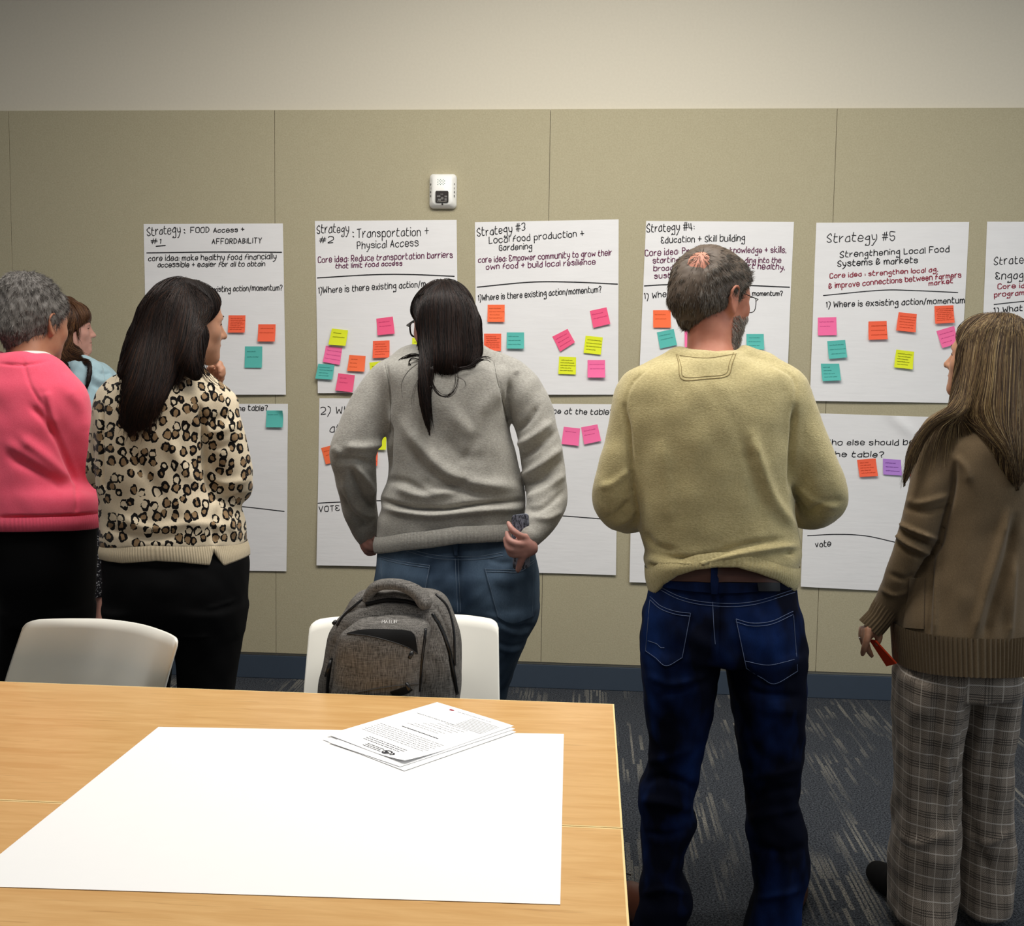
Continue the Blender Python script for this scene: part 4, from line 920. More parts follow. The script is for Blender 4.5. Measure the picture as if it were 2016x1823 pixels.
    for hp, tp in (((1304, 1848), (1228, 1800)), ((1524, 1846), (1556, 1775))):
        X = Field(); h_, t_ = flat(*hp, 0), flat(*tp, 0); t_ = h_+(t_-h_)/np.linalg.norm(t_-h_)*.285; shoe(X, h_, t_); xv, xq = surface(X, .006); so = pub('shoe', xv, xq, Ms, t, True)
        lm = MB(); dd = (t_-h_)/.285; sd = np.array([dd[1], -dd[0], 0])
        for i in range(4):
            c0 = h_+dd*(.15+.022*i)+np.array([0, 0, .108-.011*i]); lm.tube([c0-sd*.024-(0, 0, .008), c0+(0, 0, .003), c0+sd*.024-(0, 0, .008)], .002, 6)
        lm.build('laces', plain('dark_laces', '2a1a14', .8), so)
    glasses(t, hd, plain('black_wire', '15151a', .35, .5), .0011, .036, .019)
def tree_poly(V, F): return BVHTree.FromPolygons([Vector(v) for v in V], [tuple(int(i) for i in f) for f in F])
def glasses(t, hd, m, r, lw, lh, y=.106, arm=True):
    fr = MB(); ln = MB()
    for e in (-1, 1):
        P = []
        for i in range(25):
            a = 2*PI*i/24; q = .5; cx, sx = math.cos(a), math.sin(a)
            P.append(hd.w((e*.033+lw*.72*np.sign(cx)*abs(cx)**.6, y-.008*abs((e*.033+lw*.72*cx)/.06)**2, .002+lh*np.sign(sx)*abs(sx)**.7)))
        fr.tube(P, r, 6, False); c = np.mean(P[:-1], 0); ln.add([c]+P[:-1], [(0, i+1, (i+1) % 24+1) for i in range(24)])
        fr.tube([hd.w(p) for p in ((e*.058, y-.008, .010), (e*.074, y-.020, .013), (e*.0815, .045, .016), (e*.0815, .0, .022), (e*.0835, -.022, .018), (e*.081, -.036, .002))], r, 6)
    fr.tube([hd.w(p) for p in ((-.009, y, .006), (0, y+.003, .009), (.009, y, .006))], r, 6)
    g = fr.build('glasses', m, t, True); 
    tl = NT('spectacle_lens', .03, .5); tl.col('ffffff'); tl.b.inputs['Transmission Weight'].default_value = 1.0; tl.b.inputs['IOR'].default_value = 1.05
    ln.build('lens', tl.m, g)
man()
def fpy(px, Y): return float(proj(np.array([at(px, 1400, Y)[0], Y, 0.0]))[1])
def guided(name, bv, guides, n, r, mats, parent, jit=2.5, lift=(.001, .006), k=16, seed=0, wsum=None, label=None, spread=1.0, y0=None):
    rg = np.random.RandomState(seed); G = [smoothline(np.array(g, float), 6) for g in guides]; m = max(len(g) for g in G)
    G = [np.stack([np.interp(np.linspace(0, 1, k), np.linspace(0, 1, len(g)), g[:, c]) for c in (0, 1)], 1) for g in G]
    out = []; 
    for _ in range(n):
        s = rg.uniform(0, len(G)-1) if len(G) > 1 else 0; i = min(int(s), len(G)-2) if len(G) > 1 else 0
        g = G[i]*(1-(s-i))+G[i+1]*(s-i) if len(G) > 1 else G[0]
        t0, t1 = rg.uniform(0, .12), rg.uniform(.80, 1.0); tt = np.linspace(t0, t1, k)*(k-1)
        g = np.stack([np.interp(tt, np.arange(k), g[:, c]) for c in (0, 1)], 1)
        ph = rg.uniform(0, 6.3); tn = np.linspace(0, 1, k)
        g = g+rg.normal(0, jit, 2)*(0.5+spread*tn[:, None])+np.stack([np.sin(tn*rg.uniform(3, 7)+ph), 0*tn], 1)*jit*.5
        lf = rg.uniform(*lift); P = []; last = None
        for x, y in g:
            q = drop(bv, x, y, lf)
            if q is None or (last is not None and abs(q[0][1]-last) > .12):
                yy = last if last is not None else y0
                if yy is None: continue
                P.append(at(x, y, yy))
            else: P.append(q[0]); last = q[0][1]
        if len(P) < 6: continue
        P = np.array(P); P = np.stack([np.interp(np.linspace(0, 1, k), np.linspace(0, 1, len(P)), P[:, c]) for c in range(3)], 1)
        d = P-CAM; rr = np.linalg.norm(d, axis=1); sm = rr.copy()
        for _ in range(3): sm[1:-1] = (sm[:-2]+2*sm[1:-1]+sm[2:])/4
        P = CAM+d*(np.minimum(sm, rr+.002)/rr)[:, None]; out.append(P)
    return tubes(name, np.array(out), r*np.interp(np.linspace(0, 1, k), [0, .1, .7, 1], [.6, 1, .9, .25]), mats, parent, rg, label, wsum)
def hand(F, w, pts, k=.008):             # pts: list of finger chains already in space, w: palm (centre, radii, rotation)
    F.ell(w[0], w[1], w[2] if len(w) > 2 else None, k=.015)
    for P, r in pts: F.chain(P, r, k=k, n=4)
M_BLACK = plain('black_trouser_cloth', '070708', .85, .12, .2, 60)
M_SK2 = mat_skin('skin_fair', 'c4958a', 'b07c70'); M_SK3 = mat_skin('skin_warm', 'b98a6e', 'a5745a')
# ---------------------------------------------------------------- the woman in the grey sweatshirt
def grey_woman():
    Y = -1.78; t = thing('person', 'person in grey sweatshirt and blue jeans, long dark hair, hand on the back pocket', 'person', (at(900, 1400, Y)[0], Y, 0))
    hd = Head(at(872, 641, Y+.05), -35, 5, -3, .95)
    torso = [(688, 820, 925, .06, .05), (706, 780, 955, .08, .07), (724, 752, 1002, .10, .09), (750, 750, 1012, .115, .11), (800, 762, 1003, .12, .13), (843, 766, 1003, .122, .14), (880, 765, 1012, .125, .14), (941, 766, 1027, .13, .14), (978, 752, 1034, .14, .145), (1000, 752, 1035, .145, .148), (1024, 745, 1034, .148, .15), (1050, 746, 1036, .15, .15), (1080, 744, 1038, .15, .15), (1110, 744, 1038, .15, .15)]
    F = Field(); hd.into(F)
    F.chain(px3([(872, 740), (872, 700, .01), (872, 660, .03)], Y), [.07, .056, .054], k=.03)
    F.loft(shrink(torso[1:-4], 15, .024), Y, k=.03)
    F.chain(px3([(765, 765), (722, 830, -.02), (692, 895, -.02), (700, 960, .03), (722, 1050, .10)], Y), [.036, .034, .034, .032, .027], k=.012)
    F.chain(px3([(1005, 760), (1050, 840, -.02), (1075, 930, -.03), (1080, 985, -.06), (1052, 1048, -.15)], Y), [.036, .034, .034, .032, .027], k=.012)
    F.loft([(1000, 785, 1005, .11, .10), (1070, 775, 1020, .11, .10), (1130, 765, 1035, .13, .11), (1200, 770, 1030, .12, .10)], Y, k=.02)
    fl = fpy(900, Y)
    F.chain(px3([(830, 1190), (838, 1400, .02), (842, fl-60, .0)], Y), [.07, .05, .036], k=.02)
    F.chain(px3([(980, 1190), (958, 1400, .02), (935, fl-60, .0)], Y), [.07, .05, .036], k=.02)
    h = lambda x, y, d: at(x, y, Y+d)
    hand(F, (h(1036, 1074, -.185), (.026, .016, .034), rotm(0, 0, -60)), [
        (px3([(1040, 1058, -.180), (1025, 1055, -.205), (1009, 1043, -.208), (1001, 1030, -.198)], Y), [.0095, .009, .0085, .0065]),
        (px3([(1040, 1070, -.185), (1020, 1071, -.213), (1004, 1064, -.213), (998, 1049, -.200)], Y), [.010, .0095, .009, .0065]),
        (px3([(1040, 1080, -.185), (1018, 1083, -.210), (1001, 1079, -.210), (994, 1061, -.198)], Y), [.010, .009, .0085, .006]),
        (px3([(1040, 1088, -.18), (1022, 1092, -.203), (1006, 1091, -.203), (998, 1078, -.195)], Y), [.0095, .0085, .008, .006]),
        (px3([(1040, 1082, -.175), (1030, 1094, -.190), (1025, 1107, -.190), (1020, 1122, -.182)], Y), [.012, .011, .0095, .008])])
    hand(F, (h(727, 1066, .10), (.024, .030, .030)), [(px3([(716, 1066, .09), (724, 1077, .06), (738, 1080, .055), (743, 1083, .07)], Y), [.010, .0095, .009, .007]), (px3([(722, 1062, .09), (730, 1069, .055), (740, 1073, .05)], Y), [.010, .009, .008]),
        (px3([(714, 1072, .10), (720, 1083, .075), (734, 1087, .075)], Y), [.0095, .009, .007]), (px3([(716, 1078, .11), (724, 1089, .095), (738, 1090, .09)], Y), [.009, .008, .006]), (px3([(730, 1056, .09), (742, 1062, .07), (748, 1068, .07)], Y), [.011, .010, .008])])
    V, Q = surface(F, .0042); body = pub('body', V, Q, M_SK2, t, True)
    # sweatshirt
    S = Field(); S.loft(torso, Y, k=.015, e=2.4)
    hb_ = [(700, 1088), (744, 1087), (800, 1083), (850, 1078), (900, 1070), (960, 1067), (1000, 1065), (1040, 1064), (1090, 1064)]; ht_ = [(x, y-34) for x, y in hb_]; cut_hem(S, hb_, .012)
    S.chain(px3([(800, 728, .01), (760, 752, .0), (733, 795, -.01), (708, 850, -.025), (694, 893, -.03), (700, 930, .0), (706, 985, .05), (716, 1030, .085), (728, 1058, .105)], Y), [.050, .054, .060, .064, .064, .060, .052, .044, .036], k=.03)
    S.chain(px3([(945, 722, .01), (1002, 742, .0), (1040, 790, -.01), (1060, 860, -.025), (1073, 930, -.035), (1078, 975, -.055), (1068, 1015, -.11), (1045, 1052, -.16)], Y), [.050, .054, .058, .058, .058, .056, .050, .034], k=.03)
    S.chain(px3([(812, 714, .0), (870, 722, -.03), (930, 710, .0)], Y), [.05, .056, .05], k=.03)
    S.chain(px3([(872, 640, .05), (872, 700, .025)], Y), [.062, .064], k=.01, op='s')
    sv, sq = surface(S, .0055); sv = ripple(sv, sq, .0018, .12, 21)
    f = [([(768, 835), (766, 880), (764, 930)], 5, -.012), ([(760, 716), (766, 760), (769, 810)], 2.5, -.004), ([(973, 715), (985, 770), (1000, 825), (1010, 870)], 3, -.004), ([(1003, 750), (1000, 800), (1008, 850)], 4, -.008), ([(1012, 735), (1020, 728)], 4, .004),
         ([(790, 830), (830, 880), (880, 930), (950, 955), (1020, 960)], 13, .009), ([(800, 880), (850, 935), (920, 965), (1000, 978)], 11, -.007), ([(880, 800), (930, 850), (960, 800), (990, 760)], 16, .006), ([(870, 860), (910, 900), (960, 900)], 16, -.004),
         ([(752, 985), (800, 999), (870, 1003), (950, 992), (1032, 985)], 4.5, -.013), ([(755, 1000), (840, 1014), (940, 1006), (1030, 1000)], 7, .009),
         ([(780, 960), (830, 975), (900, 965)], 10, .008), ([(760, 945), (800, 950), (850, 975)], 7, -.006), ([(830, 945), (870, 960), (930, 945)], 8, -.005), ([(955, 800), (940, 860), (900, 920)], 10, -.004),
         # left sleeve
         ([(668, 905), (700, 905), (735, 915)], 7, -.008), ([(680, 880), (720, 880), (755, 872)], 8, .008), ([(700, 915), (725, 950), (735, 975)], 6, .010), ([(690, 925), (712, 970), (738, 1003)], 6, -.009), ([(676, 940), (695, 990), (735, 1025)], 8, .008), ([(672, 975), (690, 1010), (730, 1035)], 6, -.007), ([(705, 1040), (740, 1020)], 6, -.004), ([(655, 880), (672, 895)], 8, .004),
         # right sleeve
         ([(1012, 850), (1040, 830), (1060, 800)], 6, -.006), ([(1015, 880), (1050, 860), (1085, 830)], 8, .008), ([(1020, 905), (1060, 880), (1095, 850)], 6, -.008), ([(1025, 940), (1065, 915), (1105, 880)], 8, .009), ([(1030, 955), (1070, 940), (1110, 905)], 6, -.008), ([(1035, 985), (1075, 965), (1112, 930)], 8, .008), ([(1035, 1005), (1070, 1000), (1112, 965)], 6, -.006), ([(1045, 1020), (1080, 1020), (1105, 1005)], 6, .005)]
    sv = folds(sv, sq, [(L, w, a*1.5) for L, w, a in f])
    Ms = mat_cloth('grey_heather_fleece', '605e59', 'cbc8bf', 150, .45, .0018, .25, (1, 1, 1.9))
    sw = pub('sweatshirt', sv, sq, Ms, t, True); hem('hem_band', S, ht_, hb_, Ms, sw, .006, 140, .0005, 8, .004); bv = tree(sv, sq); mb = MB()
    for L in ([(758, 716), (766, 760), (769, 810), (768, 850)], [(972, 712), (982, 760), (996, 815), (1006, 860)]): seam(mb, bv, L, .0009, .0002)
    mb.build('shoulder_seam', plain('grey_seam_thread', '77756e', .9), sw)
    # jeans
    J = Field(); J.loft([(1040, 756, 1036, .125, .12), (1055, 752, 1040, .13, .12), (1076, 747, 1052, .14, .12), (1105, 744, 1058, .15, .12), (1128, 741, 1062, .158, .115), (1174, 737, 1062, .155, .11), (1216, 738, 1055, .135, .11), (1240, 742, 1042, .11, .105)], Y, k=.02, e=2.5)
    J.loft([(1190, 738, 899, .14, .11), (1260, 745, 895, .115, .10), (1340, 760, 890, .10, .095), (1420, 775, 886, .09, .09), (1520, 785, 880, .08, .08), (fl-40, 800, 880, .06, .07)], Y, k=.02)
    J.loft([(1190, 903, 1060, .145, .11), (1216, 903, 1055, .135, .11), (1236, 904, 1044, .122, .105), (1267, 905, 1034, .11, .10), (1301, 900, 1019, .10, .095), (1334, 896, 1008, .09, .09), (1360, 892, 1000, .085, .09), (1450, 885, 985, .08, .08), (fl-40, 895, 975, .06, .07)], Y, k=.02)
    jv, jq = surface(J, .0055); jv = ripple(jv, jq, .0012, .09, 22)
    jv = folds(jv, jq, [([(900, 1080), (902, 1140), (905, 1205)], 6, -.010), ([(980, 1222), (1010, 1236), (1050, 1232)], 4, -.007), ([(985, 1234), (1015, 1248), (1045, 1242)], 6, .006), ([(975, 1262), (1005, 1272), (1035, 1266)], 4, -.005), ([(975, 1272), (1005, 1282), (1028, 1276)], 5, .005),
        ([(970, 1135), (1000, 1145), (1045, 1130)], 6, .004), ([(960, 1100), (985, 1108), (1010, 1108)], 5, -.003), ([(740, 1150), (790, 1185), (860, 1200)], 9, -.004)])
    tj = NT('mid_blue_denim', .85, .1); w = tj.noise(tj.coord((1, 1, .5)), 6, 3); wv = tj.noise(tj.coord((1, 1, .3)), 520, 2)
    c = tj.mix(tj.ramp(w, [(.35, 0.), (.68, 1.)]), '2e3e52', '6e859c'); c = tj.mix(tj.math('MULTIPLY', wv, .45), c, '1d2838'); tj.col(c).bump(wv, .25, .0008)
    jn = pub('jeans', jv, jq, tj.m, t, True); jb = tree(jv, jq); Mth = plain('blue_denim_stitch', '6c7c8e', .8)
    for top, bot in (([(749, 1094), (780, 1102), (815, 1108), (848, 1112)], [(752, 1190), (790, 1208), (832, 1196)]), ([(953, 1119), (990, 1120), (1024, 1119), (1053, 1100)], [(979, 1214), (1010, 1226), (1050, 1212)])):
        pv, pf = patch(jb, top, bot, 12, 12, .0028, .003); pk = pub('back_pocket', pv, pf, tj.m, jn, True); pb = tree_poly(pv, pf); mb = MB()
        for L in ([(a, b+1.5) for a, b in top], [(a, b+6) for a, b in top], [(top[0][0]+2, top[0][1]), (bot[0][0]+2, bot[0][1])], [(top[-1][0]-2, top[-1][1]), (bot[-1][0]-2, bot[-1][1])]): seam(mb, pb, L, .0007, .0004, 12)
        mb.build('stitching', Mth, pk)
    mb = MB()
    for L in ([(800, 1079), (850, 1092), (897, 1096), (945, 1095), (990, 1088)], [(800, 1085), (850, 1098), (897, 1102), (945, 1101), (990, 1094)], [(902, 1100), (904, 1150), (907, 1205)], [(896, 1100), (898, 1150), (901, 1205)]): seam(mb, jb, L, .0008, .0004, 12)
    mb.build('yoke_stitching', Mth, jn)
    ll, lf = patch(jb, [(892, 1064), (902, 1064)], [(893, 1094), (902, 1094)], 2, 8, .006, .003); pub('belt_loop', ll, lf, tj.m, jn, True)
    Xs = plain('black_shoe_canvas', '121214', .7)
    for px in (845, 940):
        X = Field(); b = at(px, fl, Y); b = np.array([b[0], Y-.10, 0.]); shoe(X, b, b+np.array([.02, .26, 0])); xv, xq = surface(X, .007); pub('shoe', xv, xq, Xs, t, True)
    # hair
    Mh = [mat_hair('hair_black_brown', '1a1210', .36), mat_hair('hair_dark_brown', '2c1d17', .36), mat_hair('hair_deep_brown', '0e0a09', .4)]
    H = capfield(hd, .011, [(-.14, -.03), (-.06, -.03), (-.03, -.022), (-.008, -.012), (.012, .012), (.04, .045), (.08, .075), (.14, .08)], lambda q: q.ell((0, -.05, -.02), (.078, .06, .07), k=.03))
    H.chain(px3([(876, 630, -.045), (884, 680, -.06), (880, 712, -.095)], Y), [.080, .076, .042], k=.03, flaty=(Y-.08, 1.9))
    H.chain(px3([(850, 660, -.06), (838, 715, -.11), (832, 770, -.135), (840, 825, -.137), (846, 852, -.135)], Y), [.024, .017, .012, .008, .003], k=.02, flaty=(Y-.12, 1.5))
    H.chain(px3([(915, 640, -.02), (925, 690, -.05), (925, 715, -.085)], Y), [.045, .030, .016], k=.03)
    hv, hq = surface(H, .005); hair = pub('hair', hv, hq, Mh[0], t, True); hb = tree(hv, hq)
    guided('hair_strands', hb, [[(862, 553), (820, 590), (826, 640), (828, 700), (832, 770), (846, 856)], [(866, 556), (838, 585), (832, 650), (838, 720), (842, 790), (848, 850)], [(870, 555), (852, 590), (852, 660), (855, 715), (850, 742)], [(874, 555), (880, 600), (880, 670), (880, 715), (876, 742)], [(880, 556), (905, 600), (908, 660), (906, 705), (900, 738)], [(884, 558), (922, 595), (932, 650), (936, 692), (925, 722)], [(886, 560), (930, 600), (938, 650), (944, 690), (934, 715)]], 2000, .0008, Mh, hair, 2.4, (.0005, .005), 18, 31)
    flow('hair_wrap', hv, hq, hb, hd.w((0, -.01, .14)), 1500, .0008, Mh, hair, 34, lift=(.0003, .003))
    mb = MB(); rl = random.Random(5)
    def lock(L, r, d0, d1, n=6, sp=2.0):
        for q in range(n):
            ox, oy, e = rl.uniform(-sp, sp), rl.uniform(-sp, sp), rl.uniform(.6, 1.25)
            c = np.mean(L, 0); P = smoothline(np.array([(x+ox*(1+.15*i), y+oy*(1+.2*i)) for i, (x, y) in enumerate(L)], float), 6); Dd = np.linspace(d0, d1, len(P)); mb.tube([at(x, y, Y+d-.002*rl.random()) for (x, y), d in zip(P, Dd)], np.interp(np.linspace(0, 1, len(P)), [0, .5, 1], [r, r*.8, r*.2])*e, 5)
    lock([(850, 722), (850, 752), (862, 773), (878, 779), (892, 770), (899, 748), (896, 718)], .0011, -.132, -.134, 9, 2.2)
    lock([(904, 726), (925, 722), (943, 709), (956, 705), (967, 709)], .0012, -.115, -.088, 12, 2.6); lock([(828, 702), (812, 699), (797, 704), (786, 712), (777, 716)], .0011, -.080, -.055, 12, 3.2); lock([(824, 708), (812, 706), (806, 714), (812, 722), (820, 720)], .0010, -.09, -.09, 6, 2)
    lock([(822, 715), (802, 732), (790, 756), (792, 782)], .0006, -.13, -.13, 3, 2); lock([(826, 745), (815, 770), (812, 800), (820, 830)], .0005, -.137, -.138, 3, 3); lock([(900, 740), (915, 748), (918, 760), (905, 768)], .0005, -.134, -.134, 3, 3); lock([(848, 760), (842, 775), (843, 790)], .0008, -.135, -.138, 3, 1); lock([(828, 640), (822, 680), (820, 700)], .0007, -.03, -.05, 4, 1.2)
    mb.build('loose_lock', Mh[0], hair, True)
    glasses(t, hd, plain('black_acetate', '0d0d10', .3, .5), .0028, .037, .023, .110)
grey_woman()
def phone():
    Y = -1.78; P = [at(1007, 1014, Y-.176), at(1041, 1010, Y-.176), at(1044, 1118, Y-.170), at(1010, 1121, Y-.170)]
    t = tag(bpy.data.objects.new('phone', None), 'phone in a patterned dark case held above the jeans pocket', 'phone'); COL.objects.link(t); t.location = [float(v) for v in sum(P)/4]
    n = np.cross(P[1]-P[0], P[3]-P[0]); n /= np.linalg.norm(n); n *= -1 if n[1] > 0 else 1
    def plate(q, d0, d1, name, m, r=.12):
        out = []
        for i in range(4):
            a, b, c = q[i-1], q[i], q[(i+1) % 4]; u = (a-b)/np.linalg.norm(a-b)*.010; w = (c-b)/np.linalg.norm(c-b)*.010
            for k in range(5):
                th = k/4*PI/2; out.append(b+u*(1-math.sin(th))+w*(1-math.cos(th)))
        N = len(out); mb = MB(); mb.add([p+n*d0 for p in out]+[p+n*d1 for p in out], [tuple(range(N))[::-1], tuple(range(N, 2*N))]+[(i, (i+1) % N, N+(i+1) % N, N+i) for i in range(N)]); mb.build(name, m, t, bevel=.001)
    tt = NT('speckled_case', .5, .3); nn = tt.noise(tt.coord((1, 1, .4)), 150, 3, .8); tt.col(tt.ramp(nn, [(.42, '2a2e38'), (.56, '8a90a0')]))
    plate(P, -.001, .0045, 'case', tt.m); c = sum(P)/4; plate([c+(p-c)*.95 for p in P], -.0055, -.001, 'handset', plain('phone_glass', '101014', .2, .5))
phone()
# ---------------------------------------------------------------- the woman in the leopard print sweater
def mat_leopard():
    t = NT('leopard_knit', .9, .1, .1); v = t.coord(); q = t.xyz(v); cb = t.n('ShaderNodeCombineXYZ'); t.put(cb.inputs[0], t.math('ADD', q[0], t.math('MULTIPLY', q[1], .6))); t.put(cb.inputs[1], t.math('MULTIPLY', q[2], .84)); d = t.n('ShaderNodeVectorMath', operation='MULTIPLY_ADD')
    nz = t.n('ShaderNodeTexNoise'); nz.inputs['Scale'].default_value = 48; t.put(nz.inputs['Vector'], v); t.put(d.inputs[0], nz.outputs['Color']); d.inputs[1].default_value = (.011, .011, .011); t.put(d.inputs[2], cb.outputs[0])
    sc = 34.0
    def vo(out):
        k = t.n('ShaderNodeTexVoronoi', feature='F1', voronoi_dimensions='2D'); t.put(k.inputs['Vector'], d.outputs[0]); k.inputs['Scale'].default_value = sc; k.inputs['Randomness'].default_value = .66; return k.outputs[out]
    r = vo('Distance'); cx = t.xyz(vo('Color'))
    gap = t.noise(v, 52, 2, .6); rad = t.math('ADD', t.math('MULTIPLY', cx[0], .12), .25)
    e = t.math('ABSOLUTE', t.math('SUBTRACT', r, rad)); ring = t.math('LESS_THAN', e, t.math('ADD', .068, t.math('MULTIPLY', t.math('SUBTRACT', gap, .47), .55)))
    ins = t.math('MULTIPLY', t.math('LESS_THAN', r, t.math('SUBTRACT', rad, .02)), t.math('GREATER_THAN', cx[1], .30))
    kn = t.noise(t.coord(), 380, 2, .7); cream = t.mix(kn, 'c5b496', 'eadcc2'); c = t.mix(ins, cream, '8f7556'); c = t.mix(ring, c, '0f0c0b'); t.col(c).bump(kn, .3, .001); return t.m
def leopard_woman():
    Y = -1.86; t = thing('person', 'person in leopard print sweater and black trousers with long dark brown hair', 'person', (at(350, 1400, Y)[0], Y, 0)); fl = fpy(350, Y)
    hd = Head(at(368, 639, Y+.04), 50, 3, 0, .96)
    torso = [(722, 322, 384, .05, .05), (738, 284, 404, .08, .07), (756, 232, 428, .10, .09), (782, 203, 458, .118, .105), (820, 196, 450, .125, .12), (860, 197, 430, .13, .13), (941, 199, 430, .13, .14), (990, 203, 462, .128, .14), (1024, 205, 476, .13, .14), (1063, 206, 480, .135, .14), (1072, 207, 481, .135, .14), (1105, 207, 487, .138, .142), (1140, 207, 488, .138, .142)]
    F = Field(); hd.into(F); F.chain(px3([(354, 760), (357, 710, .01), (362, 660, .03)], Y), [.06, .052, .050], k=.025); F.loft(shrink(torso[1:-4], 15, .024), Y, k=.03)
    F.chain(px3([(222, 790), (203, 870, .0), (197, 930, .03), (215, 940, .16), (260, 900, .26)], Y), [.034, .030, .030, .030, .025], k=.02)
    F.chain(px3([(430, 790), (456, 870, .0), (470, 940, .02), (468, 900, .14), (447, 815, .24), (432, 775, .285)], Y), [.034, .034, .034, .032, .027, .025], k=.02)
    h = lambda x, y, d: at(x, y, Y+d)
    hand(F, (h(424, 748, .30), (.022, .026, .040), rotm(20, 0, 20)), [(px3([(418, 724, .30), (424, 717, .29), (433, 716, .275), (430, 722, .262)], Y), [.0105, .010, .0095, .008]), (px3([(420, 732, .30), (428, 726, .285), (438, 726, .27), (434, 731, .258)], Y), [.0105, .010, .0095, .008]),
        (px3([(421, 740, .30), (430, 735, .285), (439, 735, .27), (435, 740, .258)], Y), [.0105, .0098, .009, .008]), (px3([(421, 749, .30), (429, 745, .288), (437, 745, .275), (433, 749, .265)], Y), [.0095, .009, .0085, .007]), (px3([(412, 745, .30), (411, 732, .275), (416, 722, .26)], Y), [.012, .011, .009])])
    F.ell(h(270, 893, .28), (.04, .03, .025), k=.02)
    for i in range(5): F.chain(px3([(278, 892-i*5+8, .29), (300, 888-i*7+10, .30), (316, 890-i*6+8, .285)], Y), [.0095, .009, .007], k=.006)
    F.loft([(1010, 235, 450, .10, .10), (1100, 235, 460, .10, .10), (1150, 232, 465, .12, .10), (1220, 240, 462, .11, .10)], Y, k=.02)
    F.chain(px3([(285, 1200), (278, 1400, .02), (275, fl-60)], Y), [.065, .048, .036], k=.02); F.chain(px3([(418, 1200), (410, 1400, .02), (402, fl-60)], Y), [.065, .048, .036], k=.02)
    V, Q = surface(F, .0042); pub('body', V, Q, M_SK3, t, True)
    S = Field(); S.loft(torso, Y, k=.015, e=2.35)
    hb_ = [(160, 1099), (208, 1099), (242, 1108), (308, 1104), (357, 1107), (409, 1112), (411, 1111), (424, 1084), (438, 1111), (441, 1112), (489, 1094), (540, 1094)]; ht_ = [(x, 1074) for x in (160, 300, 420, 540)]; cut_hem(S, ht_, -.006)
    S.chain(px3([(270, 752, .01), (226, 780, .0), (210, 840, .0), (203, 900, .015), (200, 930, .03), (213, 938, .12), (255, 905, .24)], Y), [.044, .045, .043, .042, .042, .042, .034], k=.03)
    S.chain(px3([(380, 764, .01), (420, 790, .0), (440, 840, -.01), (452, 890, -.01), (460, 945, .0), (462, 955, .04), (464, 910, .12), (448, 825, .23)], Y), [.046, .052, .052, .053, .051, .050, .044, .034], k=.03)
    S.chain(px3([(322, 750, .0), (352, 755, -.02), (384, 752, .0)], Y), [.042, .046, .042], k=.03)
    S.chain(px3([(362, 640, .04), (358, 705, .025)], Y), [.060, .062], k=.01, op='s')
    sv, sq = surface(S, .0055); sv = ripple(sv, sq, .0016, .10, 41)
    sv = folds(sv, sq, [(L, w, a*1.3) for L, w, a in [([(392, 800), (401, 850), (405, 930), (420, 985)], 5, -.013), ([(385, 820), (415, 828), (450, 815)], 6, -.006), ([(395, 845), (430, 850), (465, 835)], 8, .007), ([(400, 870), (430, 880), (470, 870)], 6, -.005), ([(410, 930), (440, 950), (485, 945)], 8, .007), ([(420, 975), (450, 985), (480, 975)], 5, -.009), ([(202, 800), (200, 860), (201, 940), (205, 965)], 3, -.009),
        ([(240, 1020), (300, 1040), (380, 1030), (470, 1040)], 9, .006), ([(210, 1040), (280, 1058), (350, 1055)], 7, -.005), ([(330, 860), (360, 920), (400, 960)], 13, .006), ([(250, 880), (290, 940), (330, 990)], 13, -.004), ([(430, 1000), (420, 1040), (425, 1070)], 6, -.007), ([(440, 1010), (455, 1040), (470, 1060)], 7, .006)]])
    ML = mat_leopard(); MC = mat_cloth('cream_rib_knit', 'b9a98c', 'd8c9ac', 300, .4, .001); sw = pub('sweater', sv, sq, ML, t, True); hem('ribbed_hem', S, ht_, hb_, MC, sw, .0015, 170, .0005, 10, .003, 'plain cream ribbed hem with a side slit')
    J = Field(); J.loft([(1050, 220, 474, .115, .115), (1085, 212, 483, .123, .118), (1105, 210, 486, .135, .12), (1141, 213, 486, .145, .115), (1174, 214, 484, .145, .11), (1200, 217, 481, .14, .11), (1240, 224, 474, .12, .105)], Y, k=.02, e=2.5)
    J.loft([(1190, 216, 345, .135, .11), (1240, 222, 342, .115, .10), (1300, 226, 334, .10, .095), (1360, 228, 328, .09, .09), (1480, 235, 320, .08, .08), (fl-35, 240, 315, .07, .08)], Y, k=.02)
    J.loft([(1190, 350, 482, .135, .11), (1241, 350, 475, .115, .10), (1288, 352, 469, .10, .095), (1357, 356, 458, .09, .09), (1480, 360, 445, .08, .08), (fl-35, 362, 440, .07, .08)], Y, k=.02)
    jv, jq = surface(J, .006); jv = folds(ripple(jv, jq, .0012, .09, 42), jq, [([(405, 1198), (430, 1192), (465, 1180)], 3, .004), ([(355, 1253), (385, 1254), (412, 1252)], 3, .004), ([(355, 1262), (390, 1263)], 3, -.004)])
    pub('trousers', jv, jq, M_BLACK, t, True)
    for px in (278, 404):
        X = Field(); b = np.array([at(px, fl, Y)[0], Y-.09, 0.]); shoe(X, b, b+np.array([.02, .25, 0])); xv, xq = surface(X, .007); pub('shoe', xv, xq, M_BLACK, t, True)
    Mh = [mat_hair('hair_dark_espresso', '17100e', .36), mat_hair('hair_espresso', '241712', .36), mat_hair('hair_chestnut_tips', '3a2418', .4)]
    H = capfield(hd, .011, [(-.16, .0), (-.08, .006), (-.045, .010), (-.02, .016), (0, .028), (.02, .050), (.045, .070), (.075, .085), (.14, .09)], lambda q: q.ell((0, -.055, -.02), (.080, .062, .075), k=.03))
